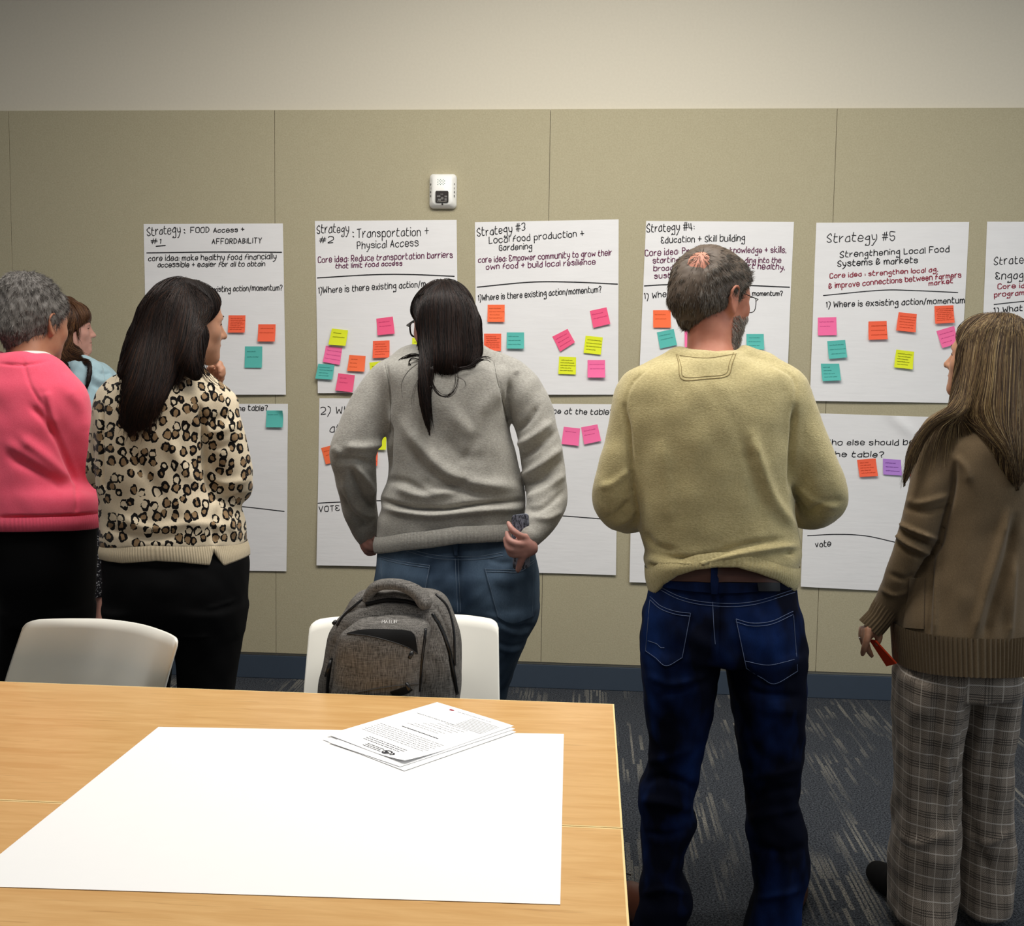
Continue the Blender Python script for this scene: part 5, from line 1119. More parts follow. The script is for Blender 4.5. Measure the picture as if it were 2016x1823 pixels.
    H.chain(px3([(325, 640, -.03), (310, 690, -.05), (295, 740, -.10), (280, 790, -.135), (272, 830, -.14)], Y), [.085, .082, .065, .050, .022], k=.03, flaty=(Y-.10, 1.8))
    H.chain(px3([(378, 660, -.05), (372, 705, -.08), (385, 735, -.10)], Y), [.045, .038, .018], k=.03, flaty=(Y-.08, 1.4))
    H.chain(px3([(285, 680, -.04), (258, 715, -.06), (240, 735, -.10)], Y), [.05, .03, .012], k=.03, flaty=(Y-.08, 1.5))
    H.chain(px3([(250, 830, -.142), (256, 852, -.142)], Y), [.022, .004], k=.03, flaty=(Y-.14, 1.8))
    hv, hq = surface(H, .005); hair = pub('hair', hv, hq, Mh[0], t, True); hb = tree(hv, hq)
    guided('hair_strands', hb, [[(350, 556), (300, 590), (275, 640), (252, 695), (232, 728)], [(354, 556), (305, 600), (282, 670), (262, 740), (240, 800), (250, 852)], [(356, 556), (318, 600), (300, 680), (285, 760), (262, 820), (262, 855)], [(358, 556), (335, 600), (322, 680), (305, 760), (290, 820), (285, 850)], [(362, 557), (358, 610), (345, 680), (325, 760), (310, 800), (305, 832)], [(366, 558), (380, 610), (372, 680), (350, 725), (325, 770), (315, 812)], [(372, 560), (400, 600), (385, 650), (380, 690), (375, 720), (365, 742)], [(380, 565), (418, 600), (400, 640), (386, 665), (392, 710), (420, 750)]], 2200, .0008, Mh, hair, 2.8, (.0005, .006), 18, 43, [.5, .35, .15])
    flow('hair_wrap', hv, hq, hb, hd.w((0, -.0, .14)), 1900, .0008, Mh, hair, 44, lift=(.0003, .003), wsum=[.55, .35, .10]); face_marks(t, hd, '1c1210')
    guided('ragged_tips', hb, [[(262, 740), (245, 790), (238, 815)], [(275, 760), (256, 820), (246, 860)], [(290, 770), (270, 830), (264, 872)], [(310, 770), (295, 820), (288, 850)], [(325, 765), (316, 800), (310, 826)]], 260, .0008, [Mh[1], Mh[2]], hair, 4, (.001, .004), 12, 45, y0=Y-.145)
    mb = MB()
    for e, c_ in ((0, [(392, 665), (400, 700), (412, 735), (440, 768)]), (3, [(390, 690), (402, 720), (418, 748), (455, 770)]), (5, [(388, 700), (400, 735), (424, 757)]), (1, [(397, 650), (401, 690), (406, 712)]), (2, [(386, 690), (398, 728), (416, 752), (430, 760)])):
        P = smoothline(np.array(c_, float), 6); mb.tube([at(x, y, Y-.03+d) for (x, y), d in zip(P, np.linspace(0, -.02, len(P)))], np.linspace(.0016, .0004, len(P)), 5)
    mb.build('loose_lock', Mh[1], hair, True)
leopard_woman()
# ---------------------------------------------------------------- the woman in the pink sweatshirt
def pink_woman():
    Y = -1.60; t = thing('person', 'person in bright pink sweatshirt and black trousers with short grey hair', 'person', (at(60, 1400, Y)[0], Y, 0)); fl = fpy(60, Y)
    hd = Head(at(66, 640, Y+.05), 16, 4, 0, 1.03)
    torso = [(694, -2, 84, .065, .05), (712, -40, 118, .09, .07), (740, -72, 142, .11, .09), (770, -84, 160, .125, .11), (820, -84, 158, .135, .13), (880, -80, 150, .14, .145), (945, -76, 152, .145, .155), (975, -70, 190, .15, .16), (1010, -64, 199, .152, .16), (1047, -60, 200, .15, .16), (1080, -60, 200, .15, .16)]
    F = Field(); hd.into(F); F.chain(px3([(52, 740), (55, 700, .01), (58, 660, .03)], Y), [.075, .062, .060], k=.03); F.loft(shrink(torso[1:-4], 15, .024), Y, k=.03)
    F.chain(px3([(128, 780), (150, 860, .02), (160, 930, .07), (150, 940, .22)], Y), [.036, .034, .032, .026], k=.015); F.chain(px3([(-62, 780), (-85, 860, .02), (-95, 930, .07), (-70, 940, .22)], Y), [.05, .045, .04, .028], k=.02)
    for s, x in ((1, 140), (-1, -60)):
        w = at(x, 935, Y+.24); F.ell(w, (.03, .045, .03), k=.02)
        for i in range(4): F.chain([w+(-.02*s+.013*s*i, .03, .0), w+(-.024*s+.014*s*i, .07, -.005), w+(-.024*s+.013*s*i, .09, -.02)], [.010, .009, .007], k=.006)
        F.chain([w+(-.03*s, .0, .01), w+(-.05*s, .03, .012), w+(-.05*s, .055, .005)], [.012, .010, .008], k=.006)
    F.loft([(930, -40, 125, .11, .11), (1050, 0, 150, .11, .10), (1120, 25, 158, .11, .09), (1220, 35, 158, .10, .09)], Y, k=.02)
    F.chain(px3([(58, 1200), (52, 1400, .02), (50, fl-60)], Y), [.05, .042, .034], k=.01); F.chain(px3([(136, 1200), (130, 1400, .02), (125, fl-60)], Y), [.05, .042, .034], k=.01)
    V, Q = surface(F, .0042); pub('body', V, Q, mat_skin('skin_tan', 'b98467', 'a06a50'), t, True)
    Tf = Field(); Tf.chain(px3([(8, 708, .0), (48, 704, -.040), (86, 706, .0), (100, 716, .05)], Y), [.022, .022, .022, .02]); tv, tq = surface(Tf, .006); pub('undershirt', tv, tq, plain('white_cotton', 'e8e4de', .9), t, True)
    S = Field(); S.loft(torso, Y, k=.015, e=2.35)
    hb_ = [(-150, 1048), (0, 1047), (103, 1045), (198, 1037), (240, 1037)]; ht_ = [(x, y-28) for x, y in hb_]; cut_hem(S, hb_, .012)
    S.chain(px3([(80, 760, .01), (128, 785, .0), (148, 850, .015), (158, 905, .05), (158, 930, .12), (140, 935, .24)], Y), [.060, .060, .058, .056, .052, .04], k=.035)
    S.chain(px3([(-30, 745, .01), (-65, 782, .0), (-88, 850, .015), (-100, 905, .05), (-95, 930, .12), (-60, 935, .24)], Y), [.060, .060, .058, .056, .052, .04], k=.035)
    S.chain(px3([(2, 734, .0), (46, 738, -.03), (90, 734, .0)], Y), [.052, .056, .052], k=.03)
    S.chain(px3([(58, 640, .05), (54, 704, .02)], Y), [.066, .068], k=.01, op='s')
    sv, sq = surface(S, .0055); sv = ripple(sv, sq, .002, .13, 51)
    sv = folds(sv, sq, [(L, w, a*1.5) for L, w, a in [([(86, 775), (98, 830), (120, 880), (140, 930), (152, 955)], 6, -.008), ([(60, 800), (90, 830), (108, 860)], 7, -.007), ([(40, 860), (90, 900), (140, 950)], 11, .009), ([(20, 900), (80, 930), (130, 962)], 9, -.007), ([(10, 870), (60, 900), (110, 945)], 12, .006), ([(90, 770), (95, 800), (105, 840)], 10, .007), ([(0, 1019), (80, 1019), (150, 1016), (195, 1012)], 3, -.008), ([(150, 955), (152, 985), (150, 1012)], 4, -.004), ([(130, 765), (160, 800), (172, 850)], 12, .004), ([(44, 706), (60, 760), (85, 800)], 3, -.003), ([(0, 716), (50, 718), (95, 710)], 2.5, -.004)]])
    MP = mat_cloth('pink_fleece', 'e84864', 'fb6c86', 260, .3, .0012, .3); sw = pub('sweatshirt', sv, sq, MP, t, True); hem('hem_band', S, ht_, hb_, MP, sw, .005, 140, .0005, 8, .004)
    J = Field(); J.loft([(1020, -50, 182, .13, .12), (1050, -30, 182, .145, .12), (1097, 0, 181, .15, .12), (1130, 8, 180, .15, .115), (1175, 18, 178, .14, .11), (1224, 20, 176, .13, .11)], Y, k=.02, e=2.5)
    J.loft([(1190, 19, 99, .125, .11), (1224, 20, 98, .12, .10), (1268, 13, 94, .11, .10), (1347, 8, 90, .10, .095), (1480, 12, 84, .09, .09), (fl-35, 22, 80, .08, .09)], Y, k=.01)
    J.loft([(1190, 95, 177, .125, .11), (1224, 96, 176, .12, .10), (1268, 96, 171, .11, .10), (1347, 94, 166, .10, .095), (1480, 98, 158, .09, .09), (fl-35, 100, 150, .08, .09)], Y, k=.01)
    jv, jq = surface(J, .006); pub('trousers', jv, jq, M_BLACK, t, True)
    for px in (52, 124):
        X = Field(); b = np.array([at(px, fl, Y)[0], Y-.09, 0.]); shoe(X, b, b+np.array([.02, .25, 0])); xv, xq = surface(X, .007); pub('shoe', xv, xq, M_BLACK, t, True)
    Mh = [mat_hair('hair_steel_grey', '6c6864'), mat_hair('hair_dark_steel', '45403d'), mat_hair('hair_light_grey', '98948f')]
    def nape(q): q.chain([(0, -.066, -.02), (0, -.058, -.044)], [.056, .044], k=.03); q.ell((0, -.03, .10), (.070, .080, .052), k=.03)
    C = capfield(hd, .013, [(-.088, -.060), (-.062, -.040), (-.035, -.028), (-.012, -.018), (-.004, .014), (.03, .03), (.06, .065), (.10, .09), (.16, .09)], nape)
    cv, cq = surface(C, .0045); cv = ripple(cv, cq, .0018, .03, 52); hair = pub('hair', cv, cq, Mh[0], t, True)
    crown = hd.w((0, -.04, .16)); p, n = pick(cv, cq, 15000, seed=53); d = p-crown; d -= n*(d*n).sum(1)[:, None]; d /= np.linalg.norm(d, axis=1, keepdims=True)+1e-9
    up = np.clip((hd.l(p)[:, 2]-.06)*18, 0, 1)[:, None]; rg = np.random.RandomState(5)
    strands('hair_strands', p-n*.002, d*(.97-.1*up)+n*(.10+.14*up)+rg.normal(0, .13, p.shape), .019, .00055, [Mh[0], Mh[2], Mh[0], Mh[1]], hair, 54, .1, .5)
pink_woman()
# ---------------------------------------------------------------- the woman in the brown cardigan
def ribbed(mb, path, rad, n, amp, seg=6, fy=1.0):     # a ribbed knit tube along a path
    P = smoothline(np.asarray(path, float), 6); R = np.interp(np.linspace(0, 1, len(P)), np.linspace(0, 1, len(rad)), rad)
    T = np.gradient(P, axis=0); T /= np.linalg.norm(T, axis=1, keepdims=True); N = np.cross(T, (0, 1., 0)); N /= np.linalg.norm(N, axis=1, keepdims=True); B_ = np.cross(T, N)
    a = np.arange(n*seg)*2*PI/(n*seg); m = 1+amp*np.cos(a*n)
    V = P[:, None]+(R[:, None]*m[None])[..., None]*(np.cos(a)[None, :, None]*N[:, None]+fy*np.sin(a)[None, :, None]*B_[:, None]); k = len(a)
    mb.add(V.reshape(-1, 3), [(i*k+j, i*k+(j+1) % k, (i+1)*k+(j+1) % k, (i+1)*k+j) for i in range(len(P)-1) for j in range(k)])
def cardigan_woman():
    Y = -2.02; t = thing('person', 'person in long brown cardigan and plaid trousers with blond streaked hair', 'person', (at(1880, 1400, Y)[0], Y, 0)); fl = fpy(1880, Y)
    hd = Head(at(1946, 711, Y+.03), -50, -7, 0, .90)
    torso = [(820, 1885, 1985, .055, .055), (838, 1852, 2015, .08, .08), (860, 1830, 2034, .10, .10), (890, 1824, 2036, .115, .115), (960, 1826, 2030, .12, .13), (1050, 1818, 2024, .12, .13), (1120, 1802, 2022, .13, .14), (1200, 1770, 2021, .14, .15), (1240, 1762, 2019, .145, .15), (1285, 1760, 2019, .145, .15)]
    F = Field(); hd.into(F); F.chain(px3([(1935, 845), (1940, 790, .0), (1945, 740, .02)], Y), [.07, .05, .048], k=.03); F.loft(shrink(torso[1:-1], 15, .026), Y, k=.03)
    F.chain(px3([(1860, 860), (1835, 950, -.03), (1810, 1045, -.04), (1784, 1120, -.025), (1752, 1180, -.004), (1722, 1226, .0)], Y), [.034, .033, .028, .022, .018, .017], k=.008); F.chain(px3([(2015, 870), (2052, 960), (2060, 1050, .02), (2040, 1120, .10), (2010, 1150, .16)], Y), [.044, .040, .036, .032, .026], k=.02)
    h = lambda x, y, d=0: at(x, y, Y+d)
    hand(F, (h(1711, 1243, -.004), (.015, .025, .026), rotm(0, 0, 25)), [(px3([(1709, 1240, -.025), (1707, 1258, -.034), (1702, 1274, -.032), (1698, 1288, -.022)], Y), [.0095, .009, .008, .006]), (px3([(1704, 1240, -.008), (1704, 1262, -.016), (1709, 1278, -.016), (1716, 1291, -.010)], Y), [.0095, .009, .008, .006]),
        (px3([(1699, 1240, .010), (1699, 1260, .008), (1706, 1275, .006), (1714, 1285, .006)], Y), [.009, .0088, .008, .006]), (px3([(1697, 1238, .024), (1696, 1254, .026), (1702, 1268, .024)], Y), [.0085, .008, .006]), (px3([(1718, 1234, -.004), (1729, 1246, -.012), (1730, 1258, -.012), (1727, 1267, -.010)], Y), [.012, .010, .009, .007])])
    w = h(2003, 1150, .19); F.ell(w, (.03, .04, .025), k=.02)
    for i in range(4): F.chain([w+(-.02, .02, .018-.012*i), w+(-.05, .035, .02-.014*i), w+(-.075, .03, .018-.014*i)], [.009, .0085, .007], k=.006)
    F.chain([w+(-.0, .0, .02), w+(-.03, -.0, .035), w+(-.055, .0, .035)], [.011, .009, .007], k=.006)
    F.loft([(1270, 1795, 1990, .10, .10), (1330, 1790, 1985, .10, .10)], Y, k=.02)
    F.chain(px3([(1830, 1330), (1825, 1530, .0), (1818, fl-60, .0)], Y), [.06, .045, .034], k=.015); F.chain(px3([(1950, 1330), (1942, 1530, .03), (1935, fl-75, .05)], Y), [.06, .045, .034], k=.015)
    V, Q = surface(F, .0040); pub('body', V, Q, M_SK3, t, True)
    mb = MB(); rp = [h(1699, 1254, .008)+.0092*np.array([math.cos(a), math.sin(a), .25*math.cos(a)]) for a in np.linspace(0, 2*PI, 17)]; mb.tube(rp, .0012, 6, False); mb.build('ring', plain('silver_ring', 'd8d8dc', .2, .6, .02, 20, .9), t, True)
    S = Field(); S.loft(torso, Y, k=.015, e=2.4); zc = at(1890, 1262, Y-.145)[2]-.004; S.add(lambda P: zc-P[:, 2], (0,)*3, (0,)*3, op='cut')
    S.chain(px3([(1880, 835, .0), (1848, 862, -.015), (1839, 925, -.035), (1825, 985, -.045), (1808, 1050, -.045), (1782, 1120, -.03), (1757, 1172, -.008), (1744, 1196, .0)], Y), [.046, .050, .052, .049, .047, .043, .037, .033], k=.022)
    S.chain(px3([(1985, 840, .0), (2022, 870, .0), (2052, 955, .0), (2062, 1050, .02), (2040, 1115, .10), (2012, 1145, .15)], Y), [.046, .050, .050, .048, .042, .036], k=.022)
    S.chain(px3([(1890, 842, .0), (1930, 846, -.02), (1985, 838, .0)], Y), [.045, .048, .045], k=.03)
    S.chain(px3([(1945, 740, .03), (1938, 800, .02)], Y), [.055, .058], k=.01, op='s')
    sv, sq = surface(S, .0052); sv = ripple(sv, sq, .0014, .11, 61)
    sv = folds(sv, sq, [(L, w, a*1.3) for L, w, a in [([(1881, 910), (1876, 965), (1860, 1030), (1848, 1075), (1826, 1108), (1798, 1150)], 5, -.013), ([(1770, 1030), (1800, 1045), (1845, 1062)], 4, .009), ([(1768, 1042), (1795, 1058), (1838, 1078)], 3.5, -.009), ([(1764, 1052), (1790, 1072), (1832, 1092)], 4.5, .009), ([(1762, 1066), (1785, 1085), (1820, 1102)], 4, -.006), ([(1785, 985), (1815, 990), (1870, 975)], 6, .005), ([(1780, 1000), (1820, 1008), (1862, 1000)], 5, -.005),
        ([(1880, 900), (1900, 920), (1910, 950)], 8, .005), ([(1985, 1010), (1965, 1080), (1935, 1180), (1915, 1262)], 8, .010), ([(2000, 1020), (1985, 1100), (1955, 1200), (1940, 1262)], 9, -.011), ([(1995, 1100), (1990, 1180), (1985, 1262)], 8, .008), ([(1850, 1080), (1843, 1160), (1840, 1262)], 5, .006), ([(1835, 1110), (1832, 1180), (1828, 1262)], 4, -.006), ([(1750, 1130), (1780, 1140), (1800, 1130)], 5, -.004), ([(1735, 1160), (1760, 1172), (1785, 1165)], 4, .004)]])
    tk = NT('brown_fine_knit', .9, .12, .12); v = tk.coord((1, 1, .6)); n = tk.noise(v, 420, 3, .7); n2 = tk.noise(v, 40, 2); tk.col(tk.mix(tk.math('ADD', tk.math('MULTIPLY', n, .75), tk.math('MULTIPLY', n2, .25)), '4b3e2d', '7d6a50')).bump(n, .35, .001)
    cg = pub('cardigan', sv, sq, tk.m, t, True); bv = tree(sv, sq)
    mb = MB()                                            # ribbed hem
    a = np.linspace(0, 2*PI, 97*6, endpoint=False); rows = []
    for j in range(15):
        py = 1256+(1336-1256)*j/14; L, R_ = at(1760+(j/14)*5, py, Y), at(2019-(j/14)*4, py, Y); c = (L+R_)/2; c[2] = at(1890, py, Y-.149)[2]; ax = (R_[0]-L[0])/2+.002; e = 2/2.35; m = 1+.016*np.cos(a*97)+.016*np.sin(a*3+1)*(j/14)
        notch = np.where(np.abs(a-(1.5*PI+.20)) < .035, .014*(j/14), 0)
        x = c[0]+ax*m*np.sign(np.cos(a))*np.abs(np.cos(a))**e; y = Y+np.where(np.sin(a) < 0, .149, .152)*m*np.sign(np.sin(a))*np.abs(np.sin(a))**e
        rows.append(np.stack([x, y, np.full_like(x, c[2])+notch*0+(-.004*np.cos(a*2))*(j/14)], 1))
    k = len(a); Vh = np.vstack(rows); mb.add(Vh, [(j*k+i, j*k+(i+1) % k, (j+1)*k+(i+1) % k, (j+1)*k+i) for j in range(14) for i in range(k)]); mb.build('ribbed_hem', tk.m, cg, True)
    mb = MB(); ribbed(mb, px3([(1752, 1184, -.003), (1740, 1203, .0), (1730, 1218, .0), (1712, 1238, .0)], Y), [.034, .033, .031, .032], 22, .05, 6, 1.0); mb.build('ribbed_cuff', tk.m, cg, True)
    pv, pf = patch(bv, [(1790, 1138), (1822, 1136)], [(1781, 1236), (1820, 1238)], 8, 12, .004, .003); pk = pub('patch_pocket', pv, pf, tk.m, cg, True)
    tp = NT('grey_brown_plaid', .85, .15, .1); v = tp.coord(); q = tp.xyz(v); wa = tp.n('ShaderNodeAttribute'); wa.attribute_name = 'wrap'; u = wa.outputs['Fac']; z = tp.math('ADD', q[2], tp.math('MULTIPLY', u, .08))
    def lines(x, per, cs, wd):
        f = tp.math('FRACT', tp.math('DIVIDE', x, per)); o = None
        for c in cs:
            m = tp.math('LESS_THAN', tp.math('ABSOLUTE', tp.math('SUBTRACT', f, c)), wd); o = m if o is None else tp.math('MAXIMUM', o, m)
        return o
    hd_, hw = lines(z, .062, (.30, .40, .50), .020), lines(z, .062, (.88,), .024); vd, vw = lines(u, .050, (.35, .45, .55), .022), lines(u, .050, (.92,), .024)
    chk = tp.n('ShaderNodeTexChecker'); chk.inputs['Scale'].default_value = 420; tp.put(chk.inputs['Vector'], v); n = tp.noise(v, 300, 2, .7)
    c = tp.mix(tp.math('ADD', tp.math('MULTIPLY', chk.outputs['Fac'], .5), tp.math('MULTIPLY', n, .5)), '50483f', 'a09385'); c = tp.mix(tp.math('MULTIPLY', vd, .6), c, '3a332c'); c = tp.mix(tp.math('MULTIPLY', hd_, .72), c, '1c1a1a'); c = tp.mix(tp.math('MULTIPLY', vw, .5), c, 'c8beb0'); c = tp.mix(tp.math('MULTIPLY', hw, .55), c, 'd0c8be'); tp.col(c).bump(n, .2, .0008)
    J = Field(); J.loft([(1285, 1778, 2004, .12, .12), (1327, 1764, 2003, .125, .12), (1360, 1763, 2002, .12, .115)], Y, k=.02, e=2.5)
    J.loft([(1320, 1763, 1906, .12, .12), (1345, 1762, 1903, .12, .115), (1404, 1761, 1899, .11, .11), (1464, 1761, 1889, .10, .10), (1545, 1762, 1887, .095, .095), (1600, 1760, 1886, .095, .095), (1667, 1755, 1885, .10, .10), (1720, 1753, 1882, .10, .105), (1768, 1752, 1877, .105, .11), (1798, 1752, 1875, .11, .11)], Y, k=.01, e=2.4)
    J.loft([(1320, 1880, 2004, .11, .13, .02), (1404, 1880, 1999, .10, .12, .03), (1485, 1875, 1988, .095, .11, .04), (1586, 1876, 1989, .09, .10, .05), (1679, 1878, 1995, .09, .10, .06), (1756, 1876, 1986, .095, .10, .06), (1782, 1878, 1978, .10, .10, .06)], Y, k=.01, e=2.4)
    jv, jq = surface(J, .0055); jv = ripple(jv, jq, .0022, .12, 62)
    jv = folds(jv, jq, [([(1890, 1340), (1880, 1400), (1868, 1480), (1862, 1600)], 9, .008), ([(1850, 1360), (1840, 1450), (1838, 1600)], 10, -.007), ([(1800, 1380), (1795, 1500), (1790, 1700)], 11, .005), ([(1870, 1480), (1880, 1540), (1870, 1640)], 8, -.006), ([(1770, 1640), (1810, 1660), (1870, 1640)], 10, .006), ([(1940, 1370), (1930, 1450), (1915, 1520)], 9, .008), ([(1965, 1400), (1955, 1480), (1945, 1600)], 9, -.007), ([(1905, 1640), (1940, 1660), (1990, 1640)], 8, .006), ([(1900, 1580), (1920, 1650), (1950, 1720)], 9, -.006)])
    tro = pub('trousers', jv, jq, tp.m, t, True); pxs = proj(jv); left = pxs[:, 0] < np.interp(pxs[:, 1], [1320, 1404, 1464, 1700, 1800], [1905, 1899, 1889, 1884, 1876]); cx = np.where(left, at(1828, 1500, Y)[0], at(1938, 1500, Y)[0]); cy_ = np.where(left, Y, Y+.04)
    at_ = tro.data.attributes.new('wrap', 'FLOAT', 'POINT'); at_.data.foreach_set('value', (np.arctan2(jv[:, 0]-cx, cy_-jv[:, 1])*.105).astype(np.float32))
    for hp, tp_ in (((1812, 1815), (1738, 1748)), ((1925, 1798), (1890, 1738))):
        X = Field(); h_, t_ = flat(*hp, 0), flat(*tp_, 0); t_ = h_+(t_-h_)/np.linalg.norm(t_-h_)*.245; shoe(X, h_, t_, .040); xv, xq = surface(X, .006); pub('shoe', xv, xq, M_BLACK, t, True)
    Mh = [mat_hair('hair_ash_brown', '5c4832', .4), mat_hair('hair_dark_ash', '3a2c1f', .4), mat_hair('hair_honey_blond', '86704a', .4), mat_hair('hair_pale_streak', 'a08c68', .4)]
    H = capfield(hd, .012, [(-.16, .012), (-.10, .018), (-.06, .030), (-.02, .040), (.02, .050), (.05, .074), (.08, .088), (.14, .09)], lambda q: q.ell((0, -.05, -.02), (.080, .062, .075), k=.03))
    H.chain(px3([(1962, 700, -.03), (1968, 790, -.065), (1985, 860, -.10), (1998, 920, -.115), (2003, 955, -.115)], Y), [.082, .076, .055, .030, .006], k=.03, flaty=(Y-.08, 1.5))
    H.chain(px3([(1922, 700, -.02), (1908, 760, -.04), (1898, 800, -.06), (1880, 815, -.075), (1850, 826, -.075), (1818, 850, -.07), (1798, 890, -.075), (1784, 935, -.08), (1776, 960, -.08)], Y), [.045, .040, .036, .024, .016, .013, .014, .008, .002], k=.02, flaty=(Y-.07, 1.5))
    hv, hq = surface(H, .0048); hair = pub('hair', hv, hq, Mh[1], t, True); hb = tree(hv, hq)
    guided('hair_strands', hb, [[(1955, 622), (1916, 650), (1904, 700), (1892, 770), (1872, 806), (1832, 836), (1798, 890), (1775, 962)], [(1960, 621), (1926, 652), (1914, 720), (1900, 790), (1884, 815), (1848, 828), (1812, 862), (1784, 945)], [(1966, 620), (1938, 660), (1926, 730), (1910, 790), (1895, 818), (1922, 838), (1955, 862), (1985, 890)], [(1975, 619), (1952, 670), (1944, 750), (1935, 810), (1955, 850), (1980, 885), (1995, 925)], [(1984, 618), (1972, 690), (1966, 770), (1968, 830), (1988, 880), (2002, 950)], [(1996, 618), (1996, 700), (1992, 780), (1992, 850), (1998, 900), (2004, 960)], [(2006, 620), (2020, 690), (2022, 780), (2020, 850), (2014, 900), (2008, 955)]], 3200, .00062, Mh, hair, 2.4, (.0005, .006), 18, 63, [.40, .30, .22, .08])
    flow('hair_wrap', hv, hq, hb, hd.w((0, .0, .14)), 2200, .00062, Mh, hair, 64, lift=(.0003, .003), wsum=[.42, .30, .20, .08]); face_marks(t, hd, '5a4028')
    return t
cardigan_woman()
def note_pad():
    Y = -2.02; q = [at(1711, 1260, Y+.008), at(1723, 1262, Y-.022), at(1764, 1307, Y-.020), at(1745, 1312, Y+.010)]; n = np.cross(q[1]-q[0], q[3]-q[0]); n /= np.linalg.norm(n); n *= -1 if n[1] < 0 else 1
    mb = MB(); mb.add([p for p in q]+[p+n*.004 for p in q], [(0, 1, 2, 3), (7, 6, 5, 4)]+[(i, 4+i, 4+(i+1) % 4, (i+1) % 4) for i in range(4)])
    tag(mb.build('note_pad', plain('orange_pad_paper', 'e84a28', .8, .1, .03), None), 'small orange pad of sticky notes held in the cardigan woman\'s hand', 'note pad')
note_pad()
# ---------------------------------------------------------------- the woman in the light blue jacket, by the wall
def blue_woman():
    Y = -.47; t = thing('person', 'person in light blue jacket and speckled skirt, brown fringe, facing right by the wall', 'person', (at(165, 1300, Y)[0], Y, 0)); fl = fpy(165, Y)
    hd = Head(at(131, 650, Y), 60, -2, 0, .93)
    torso = [(700, 120, 168, .06, .06), (712, 112, 190, .12, .12), (725, 108, 208, .16, .16), (750, 106, 220, .18, .18), (800, 108, 226, .18, .18), (880, 108, 222, .165, .165), (950, 106, 214, .165, .165), (1010, 104, 214, .18, .18), (1040, 104, 214, .185, .185)]
    F = Field(); hd.into(F); F.chain(px3([(142, 725), (138, 700), (135, 670)], Y), [.07, .052, .050], k=.03); F.loft(shrink(torso[1:-1], 12, .025), Y, k=.03)
    for s in (-1, 1):
        F.chain(px3([(165, 735, s*.17), (158, 820, s*.20), (155, 890, s*.20), (200, 905, s*.17), (240, 880, s*.12)], Y), [.044, .040, .036, .032, .025], k=.02)
        w = at(250, 874, Y+s*.11); F.ell(w, (.04, .022, .032), k=.02)
        for i in range(4): F.chain([w+(.02, 0, .022-.014*i), w+(.06, -.01*s, .026-.017*i), w+(.08, -.02*s, .02-.015*i)], [.009, .0085, .007], k=.006)
        F.chain([w+(-.01, -.0*s, .02), w+(.02, -.02*s, .035), w+(.045, -.02*s, .035)], [.011, .009, .007], k=.006)
        F.chain(px3([(158, 1050, s*.09), (186, 1140, s*.09), (205, 1195, s*.09), (198, 1300, s*.09), (178, fl-25, s*.09)], Y), [.075, .052, .037, .040, .034], k=.02)
    F.loft([(1030, 116, 206, .15, .15), (1100, 116, 206, .15, .15)], Y, k=.02)
    V, Q = surface(F, .0042); body = pub('body', V, Q, mat_skin('skin_pale_pink', 'c99a8a', 'b88272'), t, True)
    face_marks(t, hd)
    S = Field(); S.loft(torso, Y, k=.02, e=2.3)
    for s in (-1, 1): S.chain(px3([(158, 728, s*.10), (172, 742, s*.165), (164, 820, s*.205), (158, 885, s*.205), (198, 902, s*.175), (232, 884, s*.13)], Y), [.060, .062, .056, .052, .046, .036], k=.03)
    S.chain(px3([(140, 650), (142, 718)], Y), [.055, .06], k=.01, op='s')
    sv, sq = surface(S, .006); sv = folds(ripple(sv, sq, .003, .10, 71), sq, [([(185, 722), (200, 735), (222, 735)], 4, -.008), ([(182, 740), (200, 750), (224, 745)], 5, .008), ([(180, 755), (200, 765), (215, 762)], 4, -.008), ([(176, 716), (182, 760), (186, 800)], 3, -.006)])
    pub('jacket', sv, sq, mat_cloth('light_blue_denim', '93b4bf', 'b9d4da', 260, .3, .001), t, True)
    K = Field(); K.loft([(1025, 104, 220, .19, .19), (1080, 102, 234, .20, .20), (1161, 98, 236, .21, .21)], Y, e=3.6)
    kv, kq = surface(K, .007); tk = NT('speckled_skirt_cloth', .85, .15); n = tk.noise(tk.coord((1, 1, 1.5)), 95, 2, .6); tk.col(tk.ramp(n, [(.56, '0c0c10'), (.62, '8a8a8e')])); pub('skirt', kv, kq, tk.m, t, True)
    for s in (-1, 1):
        X = Field(); b = np.array([at(172, fl, Y)[0], Y+s*.09, 0.]); shoe(X, b, b+np.array([.235, .0, 0])); xv, xq = surface(X, .007); pub('shoe', xv, xq, M_BLACK, t, True)
    Mh = [mat_hair('hair_auburn_brown', '4a2f1e', .4), mat_hair('hair_near_black', '1c1210', .4), mat_hair('hair_light_brown', '6a4a30', .4)]
    H = capfield(hd, .011, [(-.16, -.0), (-.08, .004), (-.04, .008), (-.015, .018), (.0, .045), (.022, .068), (.034, .10), (.05, .13), (.14, .14)], lambda q: q.ell((0, .052, .066), (.062, .052, .040), k=.02))
    H.ell(at(133, 597, Y+.02), (.035, .04, .03), k=.02)
    H.chain(px3([(112, 660, .0), (105, 700, -.03), (115, 725, -.12), (135, 735, -.19)], Y), [.075, .07, .05, .02], k=.03); H.chain(px3([(140, 700, -.08), (158, 712, -.15), (176, 713, -.19)], Y), [.045, .020, .006], k=.02)
    H.chain(px3([(168, 712, -.185), (177, 722, -.225), (174, 745, -.245), (168, 770, -.248)], Y), [.012, .009, .008, .003], k=.01)
    hv, hq = surface(H, .005); hair = pub('hair', hv, hq, [Mh[1], Mh[0]], t, True); fc = hd.l(hv[hq].mean(1)); hair.data.polygons.foreach_set('material_index', ((fc[:, 2] > -.01) & (fc[:, 1] > -.03)).astype(np.int32)); hb = tree(hv, hq)
